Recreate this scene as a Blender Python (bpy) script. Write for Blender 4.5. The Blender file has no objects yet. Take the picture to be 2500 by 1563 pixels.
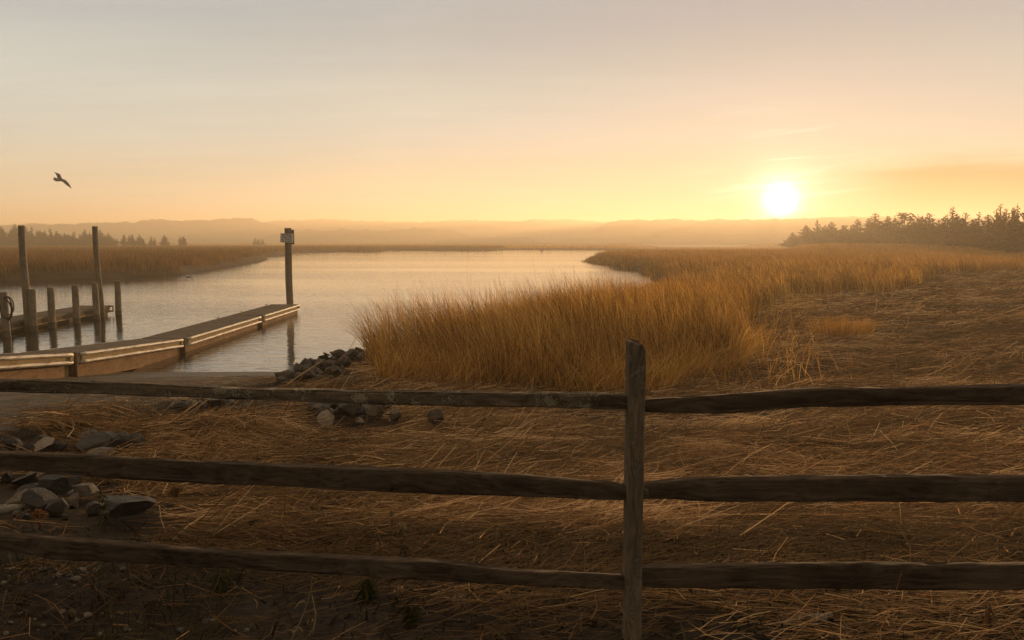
DENOISE = True
GRASS_TRANS = 0.6
STRAW_GLOSS = 0.065
WAVE = 0.036
SUN_E = 5.0
SUN_COL = (1.0, 0.605, 0.295)
SKY_STRENGTH = 0.1
EXPOSURE = 1.0
NISH_MIX = 0.06
CIRRUS = 0.5
BANK = 0.9
HAZE_DENSITY = 0.0012
HAZE_G = 0.44
HAZE_COL = (0.94, 0.82, 0.62)
SKY_STOPS = [(0.0, (0.26, 0.21, 0.13)), (0.05, (0.32, 0.315, 0.245)), (0.14, (0.29, 0.325, 0.305)), (0.28, (0.20, 0.235, 0.255)),
             (0.45, (0.24, 0.225, 0.195)), (0.7, (0.43, 0.355, 0.26)), (1.0, (0.50, 0.40, 0.285))]  # upper stops, out of view, brightened beyond a real sunset to lift the foreground
SKY_AZ = [(0.0, (0.38, 0.35, 0.33)), (0.5, (0.62, 0.60, 0.57)), (0.80, (1.0, 1.0, 1.0)), (0.94, (0.78, 0.86, 0.90)), (1.0, (0.46, 0.66, 0.80))]
GLOW = [(0.60, 3.2, (1.0, 0.92, 0.75)), (1.25, 0.75, (1.0, 0.86, 0.62)), (3.2, 0.10, (1.0, 0.84, 0.60))]
import bpy, bmesh, math, random
import numpy as np
from mathutils import Vector, Matrix, Euler, noise as mnoise

random.seed(7)
rng = np.random.default_rng(11)
scene = bpy.context.scene
COL = scene.collection

# ------------------------------------------------------------------ camera
LENS, SENSOR = 28.0, 36.0
FPX = 2500 * LENS / SENSOR
EYE = 3.2
PITCH = math.atan((781.5 - 586.0) / FPX)
FWD = np.array([0, math.cos(PITCH), -math.sin(PITCH)])
UPV = np.array([0, math.sin(PITCH), math.cos(PITCH)])
CAM = np.array([0, 0, EYE])

def ray(u, v):
    return FWD + np.array([1.0, 0, 0]) * ((u - 1250) / FPX) + UPV * ((781.5 - v) / FPX)

def at_y(u, v, y):
    d = ray(u, v)
    return CAM + d * (y / d[1])

def at_z(u, v, z):
    d = ray(u, v)
    return CAM + d * ((z - EYE) / d[2])

cam_d = bpy.data.cameras.new("camera")
cam_d.lens = LENS
cam_d.sensor_width = SENSOR
cam_d.clip_start = 0.05
cam_d.clip_end = 12000
cam = bpy.data.objects.new("camera", cam_d)
cam.location = CAM
cam.rotation_euler = (math.pi / 2 - PITCH, 0, 0)
COL.objects.link(cam)
scene.camera = cam

# ------------------------------------------------------------------ helpers
def tag(o, label=None, cat=None, group=None, kind=None):
    if label: o['label'] = label
    if cat: o['category'] = cat
    if group: o['group'] = group
    if kind: o['kind'] = kind
    return o

def empty(name, loc, label=None, cat=None, group=None, rz=0.0):
    o = bpy.data.objects.new(name, None)
    o.empty_display_size = 0.2
    o.location = loc
    o.rotation_euler = (0, 0, rz)
    COL.objects.link(o)
    return tag(o, label, cat, group)

def link(name, me, mat=None, parent=None, smooth=False):
    if mat is not None and not me.materials:
        me.materials.append(mat)
    if smooth:
        me.polygons.foreach_set("use_smooth", np.ones(len(me.polygons), bool))
    o = bpy.data.objects.new(name, me)
    COL.objects.link(o)
    if parent is not None:
        o.parent = parent          # meshes are built in the parent's local space
    return o

def mesh_np(name, V, F, tone=None):
    """V (n,3), F (m,k) array of quads or tris."""
    V = np.asarray(V, np.float32); F = np.asarray(F, np.int32)
    me = bpy.data.meshes.new(name)
    k = F.shape[1]
    me.vertices.add(len(V)); me.vertices.foreach_set("co", V.ravel())
    me.loops.add(F.size); me.loops.foreach_set("vertex_index", F.ravel())
    me.polygons.add(len(F))
    me.polygons.foreach_set("loop_start", np.arange(0, F.size, k, dtype=np.int32))
    me.polygons.foreach_set("loop_total", np.full(len(F), k, np.int32))
    if tone is not None:
        a = me.attributes.new("tone", 'FLOAT', 'POINT')
        a.data.foreach_set("value", np.asarray(tone, np.float32))
    me.update(calc_edges=True)
    return me

class MB:
    def __init__(s): s.v = []; s.f = []
    def add(s, vs, fs):
        b = len(s.v); s.v.extend([tuple(map(float, p)) for p in vs]); s.f.extend([tuple(b + i for i in f) for f in fs]); return s
    def box(s, c, size, R=None):
        hx, hy, hz = [q / 2 for q in size]
        vs = [Vector((x, y, z)) for x in (-hx, hx) for y in (-hy, hy) for z in (-hz, hz)]
        if R is not None: vs = [R @ v for v in vs]
        vs = [v + Vector(c) for v in vs]
        return s.add(vs, [(0, 1, 3, 2), (4, 6, 7, 5), (0, 4, 5, 1), (2, 3, 7, 6), (0, 2, 6, 4), (1, 5, 7, 3)])
    def tube(s, pts, rad, n=8, cap=True):
        pts = [Vector(p) for p in pts]
        if not hasattr(rad, '__len__'): rad = [rad] * len(pts)
        rings = []
        ref = Vector((0.13, 0.27, 0.95))
        for i, p in enumerate(pts):
            t = (pts[min(i + 1, len(pts) - 1)] - pts[max(i - 1, 0)]).normalized()
            a = t.cross(ref)
            if a.length < 0.2: a = t.cross(Vector((1, 0, 0)))
            a.normalize(); b = t.cross(a).normalized()
            rings.append([p + (a * math.cos(q) + b * math.sin(q)) * rad[i] for q in [2 * math.pi * j / n for j in range(n)]])
        vs = [v for r in rings for v in r]; fs = []
        for i in range(len(pts) - 1):
            for j in range(n):
                k = (j + 1) % n
                fs.append((i * n + j, i * n + k, (i + 1) * n + k, (i + 1) * n + j))
        if cap:
            fs.append(tuple(range(n - 1, -1, -1))); fs.append(tuple((len(pts) - 1) * n + j for j in range(n)))
        return s.add(vs, fs)
    def mesh(s, name):
        me = bpy.data.meshes.new(name); me.from_pydata(s.v, [], s.f); me.update()
        bm = bmesh.new(); bm.from_mesh(me); bmesh.ops.recalc_face_normals(bm, faces=bm.faces); bm.to_mesh(me); bm.free()
        return me
    def build(s, name, mat, parent=None, smooth=False):
        return link(name, s.mesh(name), mat, parent, smooth)

def _hash(ix, iy, seed):
    h = (ix.astype(np.int64) * 374761393 + iy.astype(np.int64) * 668265263 + seed * 1442695041) & 0x7fffffff
    h = ((h ^ (h >> 13)) * 1274126177) & 0x7fffffff
    return ((h ^ (h >> 16)) & 0xffff) / 65535.0

def vnoise(x, y, s, seed=0):
    x = np.asarray(x, float) / s; y = np.asarray(y, float) / s
    ix = np.floor(x); iy = np.floor(y); fx = x - ix; fy = y - iy
    fx = fx * fx * (3 - 2 * fx); fy = fy * fy * (3 - 2 * fy)
    a = _hash(ix, iy, seed); b = _hash(ix + 1, iy, seed); c = _hash(ix, iy + 1, seed); d = _hash(ix + 1, iy + 1, seed)
    return (a * (1 - fx) + b * fx) * (1 - fy) + (c * (1 - fx) + d * fx) * fy

def fbm(x, y, s, seed=0, n=3):
    t = 0; a = 1; tot = 0
    for i in range(n):
        t = t + a * vnoise(x, y, s / 2 ** i, seed + i * 17); tot += a; a *= 0.5
    return t / tot

def sstep(a, b, x):
    t = np.clip((np.asarray(x, float) - a) / (b - a), 0, 1)
    return t * t * (3 - 2 * t)

# ------------------------------------------------------------------ materials
class NT:
    def __init__(s, tree): s.t = tree; s.n = tree.nodes; s.l = tree.links
    def new(s, typ, **kw):
        n = s.n.new(typ)
        for k, v in kw.items(): setattr(n, k, v)
        return n
    def set(s, sock, val):
        if hasattr(val, 'links') or isinstance(val, bpy.types.NodeSocket): s.l.new(val, sock)
        else: sock.default_value = val
    def math(s, op, a, b=None, c=None, clamp=False):
        n = s.new("ShaderNodeMath", operation=op, use_clamp=clamp)
        for i, q in enumerate((a, b, c)):
            if q is not None: s.set(n.inputs[i], q)
        return n.outputs[0]
    def vmath(s, op, a, b=None, out=0):
        n = s.new("ShaderNodeVectorMath", operation=op)
        s.set(n.inputs[0], a)
        if b is not None:
            s.set(n.inputs['Scale'] if op == 'SCALE' else n.inputs[1], b)
        return n.outputs[out]
    def ramp(s, fac, stops, interp='LINEAR'):
        n = s.new("ShaderNodeValToRGB"); r = n.color_ramp; r.interpolation = interp
        while len(r.elements) < len(stops): r.elements.new(0.5)
        for e, (p, c) in zip(r.elements, stops):
            e.position = p; e.color = (*c, 1) if len(c) == 3 else c
        s.set(n.inputs[0], fac); return n.outputs[0]
    def mix(s, fac, a, b, blend='MIX'):
        n = s.new("ShaderNodeMix", data_type='RGBA', blend_type=blend)
        s.set(n.inputs[0], fac)
        for q, i in ((a, 6), (b, 7)):
            if isinstance(q, tuple) and len(q) == 3: q = (*q, 1)
            s.set(n.inputs[i], q)
        return n.outputs[2]
    def noise(s, vec, scale, detail=4, rough=0.55, out=0):
        n = s.new("ShaderNodeTexNoise"); n.inputs['Scale'].default_value = scale
        n.inputs['Detail'].default_value = detail; n.inputs['Roughness'].default_value = rough
        if vec is not None: s.l.new(vec, n.inputs['Vector'])
        return n.outputs[out]
    def mapping(s, vec, scale=(1, 1, 1), rot=(0, 0, 0), loc=(0, 0, 0)):
        n = s.new("ShaderNodeMapping"); n.inputs['Scale'].default_value = scale
        n.inputs['Rotation'].default_value = rot; n.inputs['Location'].default_value = loc
        s.l.new(vec, n.inputs['Vector']); return n.outputs[0]
    def maprange(s, v, a, b, c, d, smooth=False):
        n = s.new("ShaderNodeMapRange"); n.interpolation_type = 'SMOOTHSTEP' if smooth else 'LINEAR'
        s.set(n.inputs[0], v)
        for i, q in enumerate((a, b, c, d)): n.inputs[i + 1].default_value = q
        return n.outputs[0]
    def bump(s, h, strength, dist):
        n = s.new("ShaderNodeBump"); n.inputs['Strength'].default_value = strength
        n.inputs['Distance'].default_value = dist; s.l.new(h, n.inputs['Height']); return n.outputs[0]

def material(name):
    m = bpy.data.materials.new(name); m.use_nodes = True
    t = NT(m.node_tree); t.n.clear()
    out = t.new("ShaderNodeOutputMaterial")
    return m, t, out

def pbsdf(t, out, color, rough=0.8, spec=0.3, normal=None, metal=0.0):
    p = t.new("ShaderNodeBsdfPrincipled")
    if isinstance(color, tuple) and len(color) == 3: color = (*color, 1)
    t.set(p.inputs['Base Color'], color); t.set(p.inputs['Roughness'], rough)
    p.inputs['Specular IOR Level'].default_value = spec; p.inputs['Metallic'].default_value = metal
    if normal is not None: t.l.new(normal, p.inputs['Normal'])
    t.l.new(p.outputs[0], out.inputs['Surface'])
    return p

def coord(t, which='Object'):
    return t.new("ShaderNodeTexCoord").outputs[which]

def simple_mat(name, ca, cb, scale=6, stretch=(1, 1, 1), rough=0.8, spec=0.3, bump=0.4, bdist=0.01, metal=0.0):
    m, t, out = material(name)
    v = t.mapping(coord(t), stretch)
    nz = t.noise(v, scale, 6, 0.6)
    c = t.ramp(nz, [(0.3, ca), (0.7, cb)])
    pbsdf(t, out, c, rough, spec, t.bump(t.noise(v, scale * 2.3, 6, 0.65), bump, bdist), metal)
    return m

def wood_mat(name, ca, cb, axis, lichen=0.0, grain=45, lcol=(0.34, 0.34, 0.25)):
    """weathered timber: grain runs along axis; optional lichen crust"""
    m, t, out = material(name)
    st = [grain] * 3; st[axis] = 1.6
    oc = coord(t)
    rnd = t.new("ShaderNodeObjectInfo").outputs['Random']
    off = t.vmath('ADD', oc, t.vmath('SCALE', (1.7, 2.3, 3.1), t.math('MULTIPLY', rnd, 9.0)))
    v = t.mapping(off, tuple(st))
    wob = t.vmath('ADD', v, t.vmath('SCALE', t.noise(off, 3.0, 2, 0.5, 1), 5.0))
    g = t.noise(wob, 1.0, 7, 0.65)
    big = t.noise(off, 2.2, 4, 0.6)
    c = t.ramp(t.math('ADD', t.math('MULTIPLY', g, 0.65), t.math('MULTIPLY', big, 0.35)), [(0.36, ca), (0.62, cb)])
    crack = t.ramp(t.noise(t.mapping(wob, (1.7, 1.7, 1.7)), 1.0, 3, 0.5), [(0.27, (0.45,) * 3), (0.36, (1, 1, 1))])
    c = t.mix(1.0, c, crack, 'MULTIPLY')
    h = g
    if lichen > 0:
        n1 = t.noise(off, 95, 4, 0.7); n2 = t.noise(off, 9, 4, 0.6)
        k = t.math('ADD', t.math('MULTIPLY', n1, 0.8), n2)
        msk = t.maprange(k, 1.10 - lichen * 0.2, 1.14 - lichen * 0.2, 0, 0.9)
        c = t.mix(msk, c, t.ramp(t.noise(off, 60, 3), [(0.35, tuple(q * 0.6 for q in lcol)), (0.7, lcol)]))
        h = t.math('ADD', h, t.math('MULTIPLY', msk, 0.6))
    pbsdf(t, out, c, 0.9, 0.12, t.bump(h, 1.0, 0.010))
    return m

def leaf_mat(name, stops, trans=0.45, rough=0.45, gloss=0.06, tint=(1.0, 1.0, 1.0)):
    """blades / straw / leaves: tone attribute picks the colour, light passes through"""
    m, t, out = material(name)
    a = t.new("ShaderNodeAttribute", attribute_name="tone").outputs['Fac']
    c = t.ramp(a, stops)
    d = t.new("ShaderNodeBsdfDiffuse"); t.l.new(c, d.inputs[0])
    tr = t.new("ShaderNodeBsdfTranslucent"); t.l.new(t.mix(1.0, c, tint, 'MULTIPLY'), tr.inputs[0])
    mx = t.new("ShaderNodeMixShader"); mx.inputs[0].default_value = trans
    t.l.new(d.outputs[0], mx.inputs[1]); t.l.new(tr.outputs[0], mx.inputs[2])
    g = t.new("ShaderNodeBsdfGlossy"); g.inputs['Roughness'].default_value = rough
    g.inputs['Color'].default_value = (0.95, 0.70, 0.42, 1)
    m2 = t.new("ShaderNodeMixShader"); m2.inputs[0].default_value = gloss
    t.l.new(mx.outputs[0], m2.inputs[1]); t.l.new(g.outputs[0], m2.inputs[2])
    t.l.new(m2.outputs[0], out.inputs['Surface'])
    return m

# ------------------------------------------------------------------ sun, sky, air
SUN_PX = (1906, 496)
SD = ray(*SUN_PX); SD = SD / np.linalg.norm(SD)
SUN_EL = math.asin(SD[2]); SUN_AZ = math.atan2(SD[0], SD[1])     # from +Y towards +X
sun_l = bpy.data.lights.new("sun", 'SUN')
sun_l.energy = SUN_E; sun_l.angle = math.radians(0.55); sun_l.color = SUN_COL
sun = bpy.data.objects.new("sun", sun_l)
sun.rotation_euler = Vector(-SD).to_track_quat('-Z', 'Y').to_euler()
COL.objects.link(sun)

world = bpy.data.worlds.new("World"); scene.world = world; world.use_nodes = True
w = NT(world.node_tree); w.n.clear()
wo = w.new("ShaderNodeOutputWorld"); bg = w.new("ShaderNodeBackground")
bg.inputs['Strength'].default_value = SKY_STRENGTH
w.l.new(bg.outputs[0], wo.inputs['Surface'])
nish = w.new("ShaderNodeTexSky", sky_type='NISHITA', sun_disc=False)
nish.sun_elevation = SUN_EL; nish.sun_rotation = SUN_AZ
nish.air_density = 1.6; nish.dust_density = 5.0; nish.ozone_density = 1.0; nish.altitude = 0
d = w.vmath('NORMALIZE', coord(w, 'Generated'))
sep = w.new("ShaderNodeSeparateXYZ"); w.l.new(d, sep.inputs[0])
dx, dy, dz = sep.outputs
zc = w.math('MAXIMUM', dz, 0.0)
base = w.ramp(w.math('MULTIPLY', zc, 1.0), SKY_STOPS, 'EASE')
sdot = w.vmath('DOT_PRODUCT', d, tuple(SD), out=1)
hdot = w.vmath('DOT_PRODUCT', d, (math.sin(SUN_AZ), math.cos(SUN_AZ), 0), out=1)
front = w.ramp(w.maprange(hdot, -1, 1, 0, 1), SKY_AZ)
base = w.mix(1.0, base, front, 'MULTIPLY')
# thin cirrus streaks on a high flat layer
inv = w.math('DIVIDE', 1.0, w.math('ADD', zc, 0.10))
px = w.math('MULTIPLY', dx, inv); py = w.math('MULTIPLY', dy, inv)
cmb = w.new("ShaderNodeCombineXYZ"); w.l.new(px, cmb.inputs[0]); w.l.new(py, cmb.inputs[1])
cv = w.mapping(cmb.outputs[0], (0.55, 2.6, 1), (0, 0, math.radians(-9)))
cn = w.noise(cv, 1.3, 7, 0.62)
cn2 = w.noise(w.mapping(cmb.outputs[0], (0.35, 0.9, 1), (0, 0, 0.3), (3.1, 1.7, 0)), 0.8, 4, 0.5)
cl = w.maprange(w.math('MULTIPLY', cn, cn2), 0.16, 0.42, 0.0, 1.0, True)
base = w.mix(w.math('MULTIPLY', cl, CIRRUS), base, w.mix(1.0, base, (1.28, 1.22, 1.16), 'MULTIPLY'))
# grey-brown cloud bank low on the right
az = w.math('ARCTAN2', dx, dy)
bank = w.math('MULTIPLY', w.maprange(az, math.radians(20.0), math.radians(27), 0, 1, True),
              w.math('MULTIPLY', w.maprange(dz, 0.015, 0.035, 0, 1, True),
                     w.maprange(w.math('ADD', dz, w.math('MULTIPLY', w.math('SUBTRACT', w.noise(w.mapping(d, (3, 3, 26)), 2.0, 4), 0.5), 0.05)), 0.066, 0.095, 1, 0, True)))
base = w.mix(w.math('MULTIPLY', bank, BANK), base, w.mix(1.0, base, (0.04, 0.06, 0.11), 'MULTIPLY'))
# a short old contrail above the sun
ca_, cb_ = ray(1815, 396), ray(2040, 378)
cn_ = np.cross(ca_, cb_); cn_ /= np.linalg.norm(cn_)
off_ = w.math('ABSOLUTE', w.vmath('DOT_PRODUCT', d, tuple(cn_), out=1))
trail = w.math('MULTIPLY', w.maprange(off_, 0.0004, 0.0016, 1, 0, True),
               w.math('MULTIPLY', w.maprange(az, math.atan2(ca_[0], ca_[1]), math.atan2(ca_[0], ca_[1]) + .05, 0, 1, True), w.maprange(az, math.atan2(cb_[0], cb_[1]) - .05, math.atan2(cb_[0], cb_[1]), 1, 0, True)))
base = w.mix(1.0, base, w.vmath('SCALE', (0.16, 0.13, 0.08), trail), 'ADD')
# sun and its aureole
one_m = w.math('SUBTRACT', 1.0, sdot)
# thin bright streaks of cirrus crossing the glow
sv = w.new("ShaderNodeCombineXYZ"); w.l.new(w.math('MULTIPLY', az, 5.0), sv.inputs[0]); w.l.new(w.math('MULTIPLY', w.math('SUBTRACT', dz, w.math('MULTIPLY', az, 0.10)), 95.0), sv.inputs[1])
stk = w.maprange(w.noise(sv.outputs[0], 1.0, 3, 0.5), 0.50, 0.72, 0, 1, True)
sg = w.math('EXPONENT', w.math('MULTIPLY', one_m, -1.0 / math.radians(3.0) ** 2))
base = w.mix(1.0, base, w.vmath('SCALE', (0.85, 0.80, 0.62), w.math('MULTIPLY', w.math('MULTIPLY', stk, sg), 0.42)), 'ADD')
tot = base
for sig, amp, colr in GLOW:
    k = 1.0 / math.radians(sig) ** 2
    e = w.math('EXPONENT', w.math('MULTIPLY', one_m, -k))
    tot = w.mix(1.0, tot, w.vmath('SCALE', colr, w.math('MULTIPLY', e, amp)), 'ADD')
tot = w.vmath('SCALE', tot, 1.0 / SKY_STRENGTH)
fin = w.mix(NISH_MIX, tot, nish.outputs[0])
w.l.new(fin, bg.inputs['Color'])

vs = scene.view_settings
vs.view_transform = 'Standard'; vs.look = 'None'; vs.exposure = EXPOSURE; vs.gamma = 1.0; vs.use_curve_mapping = False
scene.render.engine = 'CYCLES'
cy = scene.cycles
cy.use_denoising = DENOISE; cy.denoising_prefilter = 'NONE'; cy.denoising_input_passes = 'RGB_ALBEDO_NORMAL'
cy.max_bounces = 7; cy.diffuse_bounces = 3; cy.glossy_bounces = 3; cy.transmission_bounces = 4
cy.transparent_max_bounces = 4; cy.volume_bounces = 1
cy.sample_clamp_indirect = 4.0
# ------------------------------------------------------------------ terrain
RIVER = np.array([(-17.6, 19.2), (-4.4, 19.2), (-3.9, 20.0), (-3.4, 21.0), (-2, 22.6), (0, 25), (2.75, 29), (5.4, 36), (8, 45), (10.8, 57),
    (12.6, 70), (13.0, 84), (11.3, 104), (10.2, 120), (11.5, 131), (16, 138), (30, 144), (46, 158), (50, 200), (46, 240), (36, 255), (20, 258),
    (-4, 257), (-6, 246), (-14, 241), (-24, 244), (-28, 252), (-38, 249), (-45, 241), (-37, 233), (-35, 223), (-40, 216), (-48, 224), (-51, 215), (-53, 194), (-46, 150), (-37.5, 112), (-33, 90), (-31, 74), (-33.5, 66),
    (-39, 60.5), (-60, 56), (-170, 50), (-170, 22), (-60, 20), (-25, 19.4)], float)
STREAKS = [np.array([(66, 345), (98, 352), (128, 430), (165, 560), (180, 660), (100, 680), (90, 560), (74, 440)], float),
           np.array([(-150, 640), (-60, 640), (-40, 720), (-60, 790), (-150, 790), (-170, 720)], float),
           np.array([(240, 640), (330, 640), (360, 720), (330, 800), (230, 800)], float)]

def sdist(P, x, y):
    """signed distance to polygon, negative inside"""
    x = np.asarray(x, float); y = np.asarray(y, float)
    best = np.full(x.shape, 1e18); inside = np.zeros(x.shape, bool)
    for i in range(len(P)):
        ax, ay = P[i]; bx, by = P[(i + 1) % len(P)]
        ex, ey = bx - ax, by - ay
        t = np.clip(((x - ax) * ex + (y - ay) * ey) / (ex * ex + ey * ey), 0, 1)
        best = np.minimum(best, (x - ax - t * ex) ** 2 + (y - ay - t * ey) ** 2)
        c = ((ay > y) != (by > y)) & (x < ex * (y - ay) / (ey if abs(ey) > 1e-9 else 1e-9) + ax)
        inside ^= c
    s = np.sqrt(best)
    return np.where(inside, -s, s)

LY = [-60, 2.5, 3.5, 5, 7, 9, 11, 13, 15, 18, 25, 60, 150, 260, 330, 400, 600, 900, 2700]
LZ = [1.62, 1.555, 1.53, 1.43, 1.22, 1.00, 0.82, 0.66, 0.56, 0.50, 0.55, 0.65, 0.75, 0.45, 0.32, 0.28, 0.28, 0.5, 0.9]

def ramp_z(y): return np.minimum((19.2 - np.asarray(y, float)) * 0.12, 1.70)

def H(x, y):
    x = np.asarray(x, float); y = np.asarray(y, float)
    wob = (vnoise(x, y, 2.3, 5) - 0.5) * 1.2 * sstep(24, 40, y) + (vnoise(x, y, 14, 6) - 0.5) * 6 * sstep(60, 130, y)
    sd = sdist(RIVER, x, y) + wob
    for S in STREAKS: sd = np.minimum(sd, sdist(S, x, y))
    land = np.interp(y, LY, LZ)
    land = land + (fbm(x, y, 3.0, 1) - 0.5) * 0.18 * sstep(3.5, 8, y) + (fbm(x, y, 1.1, 2) - 0.5) * 0.16 * sstep(4.5, 6.5, y) * (1 - sstep(14, 40, y) * .5) + (fbm(x, y, 0.4, 3) - 0.5) * 0.05
    land = land + 0.9 * sstep(100, 180, y) * sstep(.335, .40, x / np.maximum(y, 1)) * (1 - sstep(320, 420, y))      # rise under the cedar belt
    land = land - 0.22 * sstep(170, 260, y) * (1 - sstep(340, 380, y)) * sstep(.12, .18, x / np.maximum(y, 1)) * (1 - sstep(.33, .36, x / np.maximum(y, 1)))
    # low swash of wrack in front of the rocks
    land = land + 0.10 * np.exp(-((x - 0.6) ** 2 / 3.5 + (y - 7.4) ** 2 / 0.5)) + 0.16 * np.exp(-((x + 3.0) ** 2 / 0.7 + (y - 8.0) ** 2 / 0.5))
    land = land - 0.20 * np.exp(-((x + 2.1) ** 2 / .9 + (y - 10.1) ** 2 / 1.3))      # hollow where the stones show
    h = np.where(sd > 0, np.maximum(land, 0.1) * (1 - np.exp(-np.maximum(sd, 0) / 0.7)), np.maximum(sd * 0.22, -1.3))
    rz = ramp_z(y) - 0.07
    m = sstep(-17.9, -17.5, x) * (1 - sstep(-4.55, -4.15, x)) * (1 - sstep(34, 40, y))
    return h * (1 - m) + np.maximum(rz, -1.3) * m

def H1(x, y): return float(H(np.array([x]), np.array([y]))[0])

def grid_mesh(name, xs, ys, Z):
    X, Y = np.meshgrid(xs, ys)
    V = np.stack([X, Y, Z], -1).reshape(-1, 3)
    nx, ny = len(xs), len(ys)
    i = np.arange(nx - 1)[None, :] + np.arange(ny - 1)[:, None] * nx
    F = np.stack([i, i + 1, i + 1 + nx, i + nx], -1).reshape(-1, 4)
    return mesh_np(name, V, F)

def warp(lo, hi, n, c, k):
    a, b = math.asinh((lo - c) / k), math.asinh((hi - c) / k)
    return c + k * np.sinh(np.linspace(a, b, n))

gx = warp(-1900, 1900, 420, 0, 9.0)
gy = warp(-90, 2600, 420, 7, 8.0)
GX, GY = np.meshgrid(gx, gy)
m, t, out = material("marsh_soil")
oc = coord(t)
geo = t.new("ShaderNodeNewGeometry").outputs['Position']
n1 = t.noise(t.mapping(geo, (0.9, 5.5, 5.5)), 3.2, 8, 0.7)
n2 = t.noise(t.mapping(geo, (0.25, 0.5, 0.5)), 1.0, 4, 0.6)
n3 = t.noise(t.mapping(geo, (7, 42, 42), (0, 0, .25)), 1.0, 4, 0.7)
c = t.ramp(t.math('ADD', t.math('MULTIPLY', t.math('ADD', t.math('MULTIPLY', n1, .5), t.math('MULTIPLY', n3, .5)), 0.75), t.math('MULTIPLY', n2, 0.25)),
           [(0.36, (0.022, 0.013, 0.007)), (0.50, (0.060, 0.036, 0.018)), (0.64, (0.13, 0.080, 0.040)), (0.8, (0.22, 0.145, 0.075))])
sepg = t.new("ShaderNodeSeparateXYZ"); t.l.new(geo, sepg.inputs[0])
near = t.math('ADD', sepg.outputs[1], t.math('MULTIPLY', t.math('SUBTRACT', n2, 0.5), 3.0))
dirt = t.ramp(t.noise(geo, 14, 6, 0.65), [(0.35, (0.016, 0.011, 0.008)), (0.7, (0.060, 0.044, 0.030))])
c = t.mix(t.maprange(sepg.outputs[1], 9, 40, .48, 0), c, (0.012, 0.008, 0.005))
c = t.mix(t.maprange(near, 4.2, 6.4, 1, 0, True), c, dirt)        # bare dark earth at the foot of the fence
mud = t.maprange(sepg.outputs[2], 0.02, 0.20, 1, 0, True)
c = t.mix(mud, c, (0.035, 0.026, 0.018))                            # wet bank
pbsdf(t, out, c, 0.95, 0.15, t.bump(n1, 0.9, 0.06))
ground = link("ground", grid_mesh("ground", gx, gy, H(GX, GY)), m, None, True)
tag(ground, "brown marsh ground sloping from the fence to the water", "ground", None, 'structure')

# water
m, t, out = material("creek_water")
geo = t.new("ShaderNodeNewGeometry").outputs['Position']
v1 = t.mapping(geo, (0.55, 1.35, 1), (0, 0, math.radians(7)))
w1 = t.noise(v1, 1.7, 3, 0.5)
w2 = t.noise(t.mapping(geo, (0.42, 2.6, 1), (0, 0, math.radians(-4))), 2.6, 3, 0.5)
calm = t.maprange(t.noise(t.mapping(geo, (0.012, 0.05, 1)), 1.0, 3, 0.55), 0.36, 0.62, 0.35, 1.0, True)
calm = t.math('MULTIPLY', calm, t.maprange(t.vmath('LENGTH', geo, out=1), 15, 90, 1.0, 0.45))
hgt = t.math('MULTIPLY', t.math('ADD', t.math('MULTIPLY', w1, 0.6), t.math('MULTIPLY', w2, 0.6)), calm)
pw = pbsdf(t, out, (0.020, 0.018, 0.012), 0.04, 0.5, t.bump(hgt, 1.0, WAVE))
pw.inputs['IOR'].default_value = 1.9
water = link("water", grid_mesh("water", np.linspace(-1890, 1890, 5), np.linspace(-50, 2590, 5), np.zeros((5, 5))), m)
tag(water, "calm rippled tidal creek winding through the marsh", "water", None, 'structure')

# concrete boat ramp
m, t, out = material("ramp_concrete")
geo = t.new("ShaderNodeNewGeometry").outputs['Position']
sepg = t.new("ShaderNodeSeparateXYZ"); t.l.new(geo, sepg.inputs[0])
gr = t.math('SINE', t.math('ADD', t.math('MULTIPLY', sepg.outputs[1], 2 * math.pi / 0.085), t.math('MULTIPLY', t.noise(geo, 3.0, 3), 1.5)))
nz = t.noise(geo, 1.3, 7, 0.65); st = t.noise(t.mapping(geo, (3.0, 0.35, 1)), 1.0, 4, 0.6)
c = t.ramp(t.math('ADD', t.math('MULTIPLY', nz, 0.6), t.math('MULTIPLY', st, 0.4)), [(0.38, (0.034, 0.026, 0.017)), (0.62, (0.130, 0.102, 0.070))])
wet = t.maprange(sepg.outputs[2], 0.18, 0.42, 1, 0, True)
c = t.mix(wet, c, t.ramp(t.noise(geo, 30, 4, 0.7), [(0.4, (0.045, 0.038, 0.024)), (0.7, (0.14, 0.115, 0.070))]))
mossy = t.maprange(t.noise(t.mapping(geo, (1, 3, 1)), 0.7, 4), 0.52, 0.68, 0, 0.5)
c = t.mix(mossy, c, (0.075, 0.075, 0.04))
bh = t.math('ADD', t.math('MULTIPLY', gr, 0.5), t.math('MULTIPLY', t.noise(geo, 40, 4, 0.7), 0.9))
pbsdf(t, out, c, t.maprange(wet, 0, 1, 0.85, 0.5), 0.25, t.bump(bh, 1.0, 0.03))
rx = np.linspace(-17.45, -4.42, 60); ry = np.linspace(2.6, 27, 120)
RX, RY = np.meshgrid(rx, ry)
rx[-1] = rx[-2] + 0.012; RX, RY = np.meshgrid(rx, ry)
edge = np.zeros(RX.shape); edge[:, -1] = -0.3
ramp_o = link("boat_ramp", grid_mesh("boat_ramp", rx, ry, ramp_z(RY) + 0.012 * (vnoise(RX, RY, 2.0, 9) - 0.5) + edge), m, None, True)
tag(ramp_o, "grooved concrete boat ramp sloping into the water", "boat ramp", None, 'structure')

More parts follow.
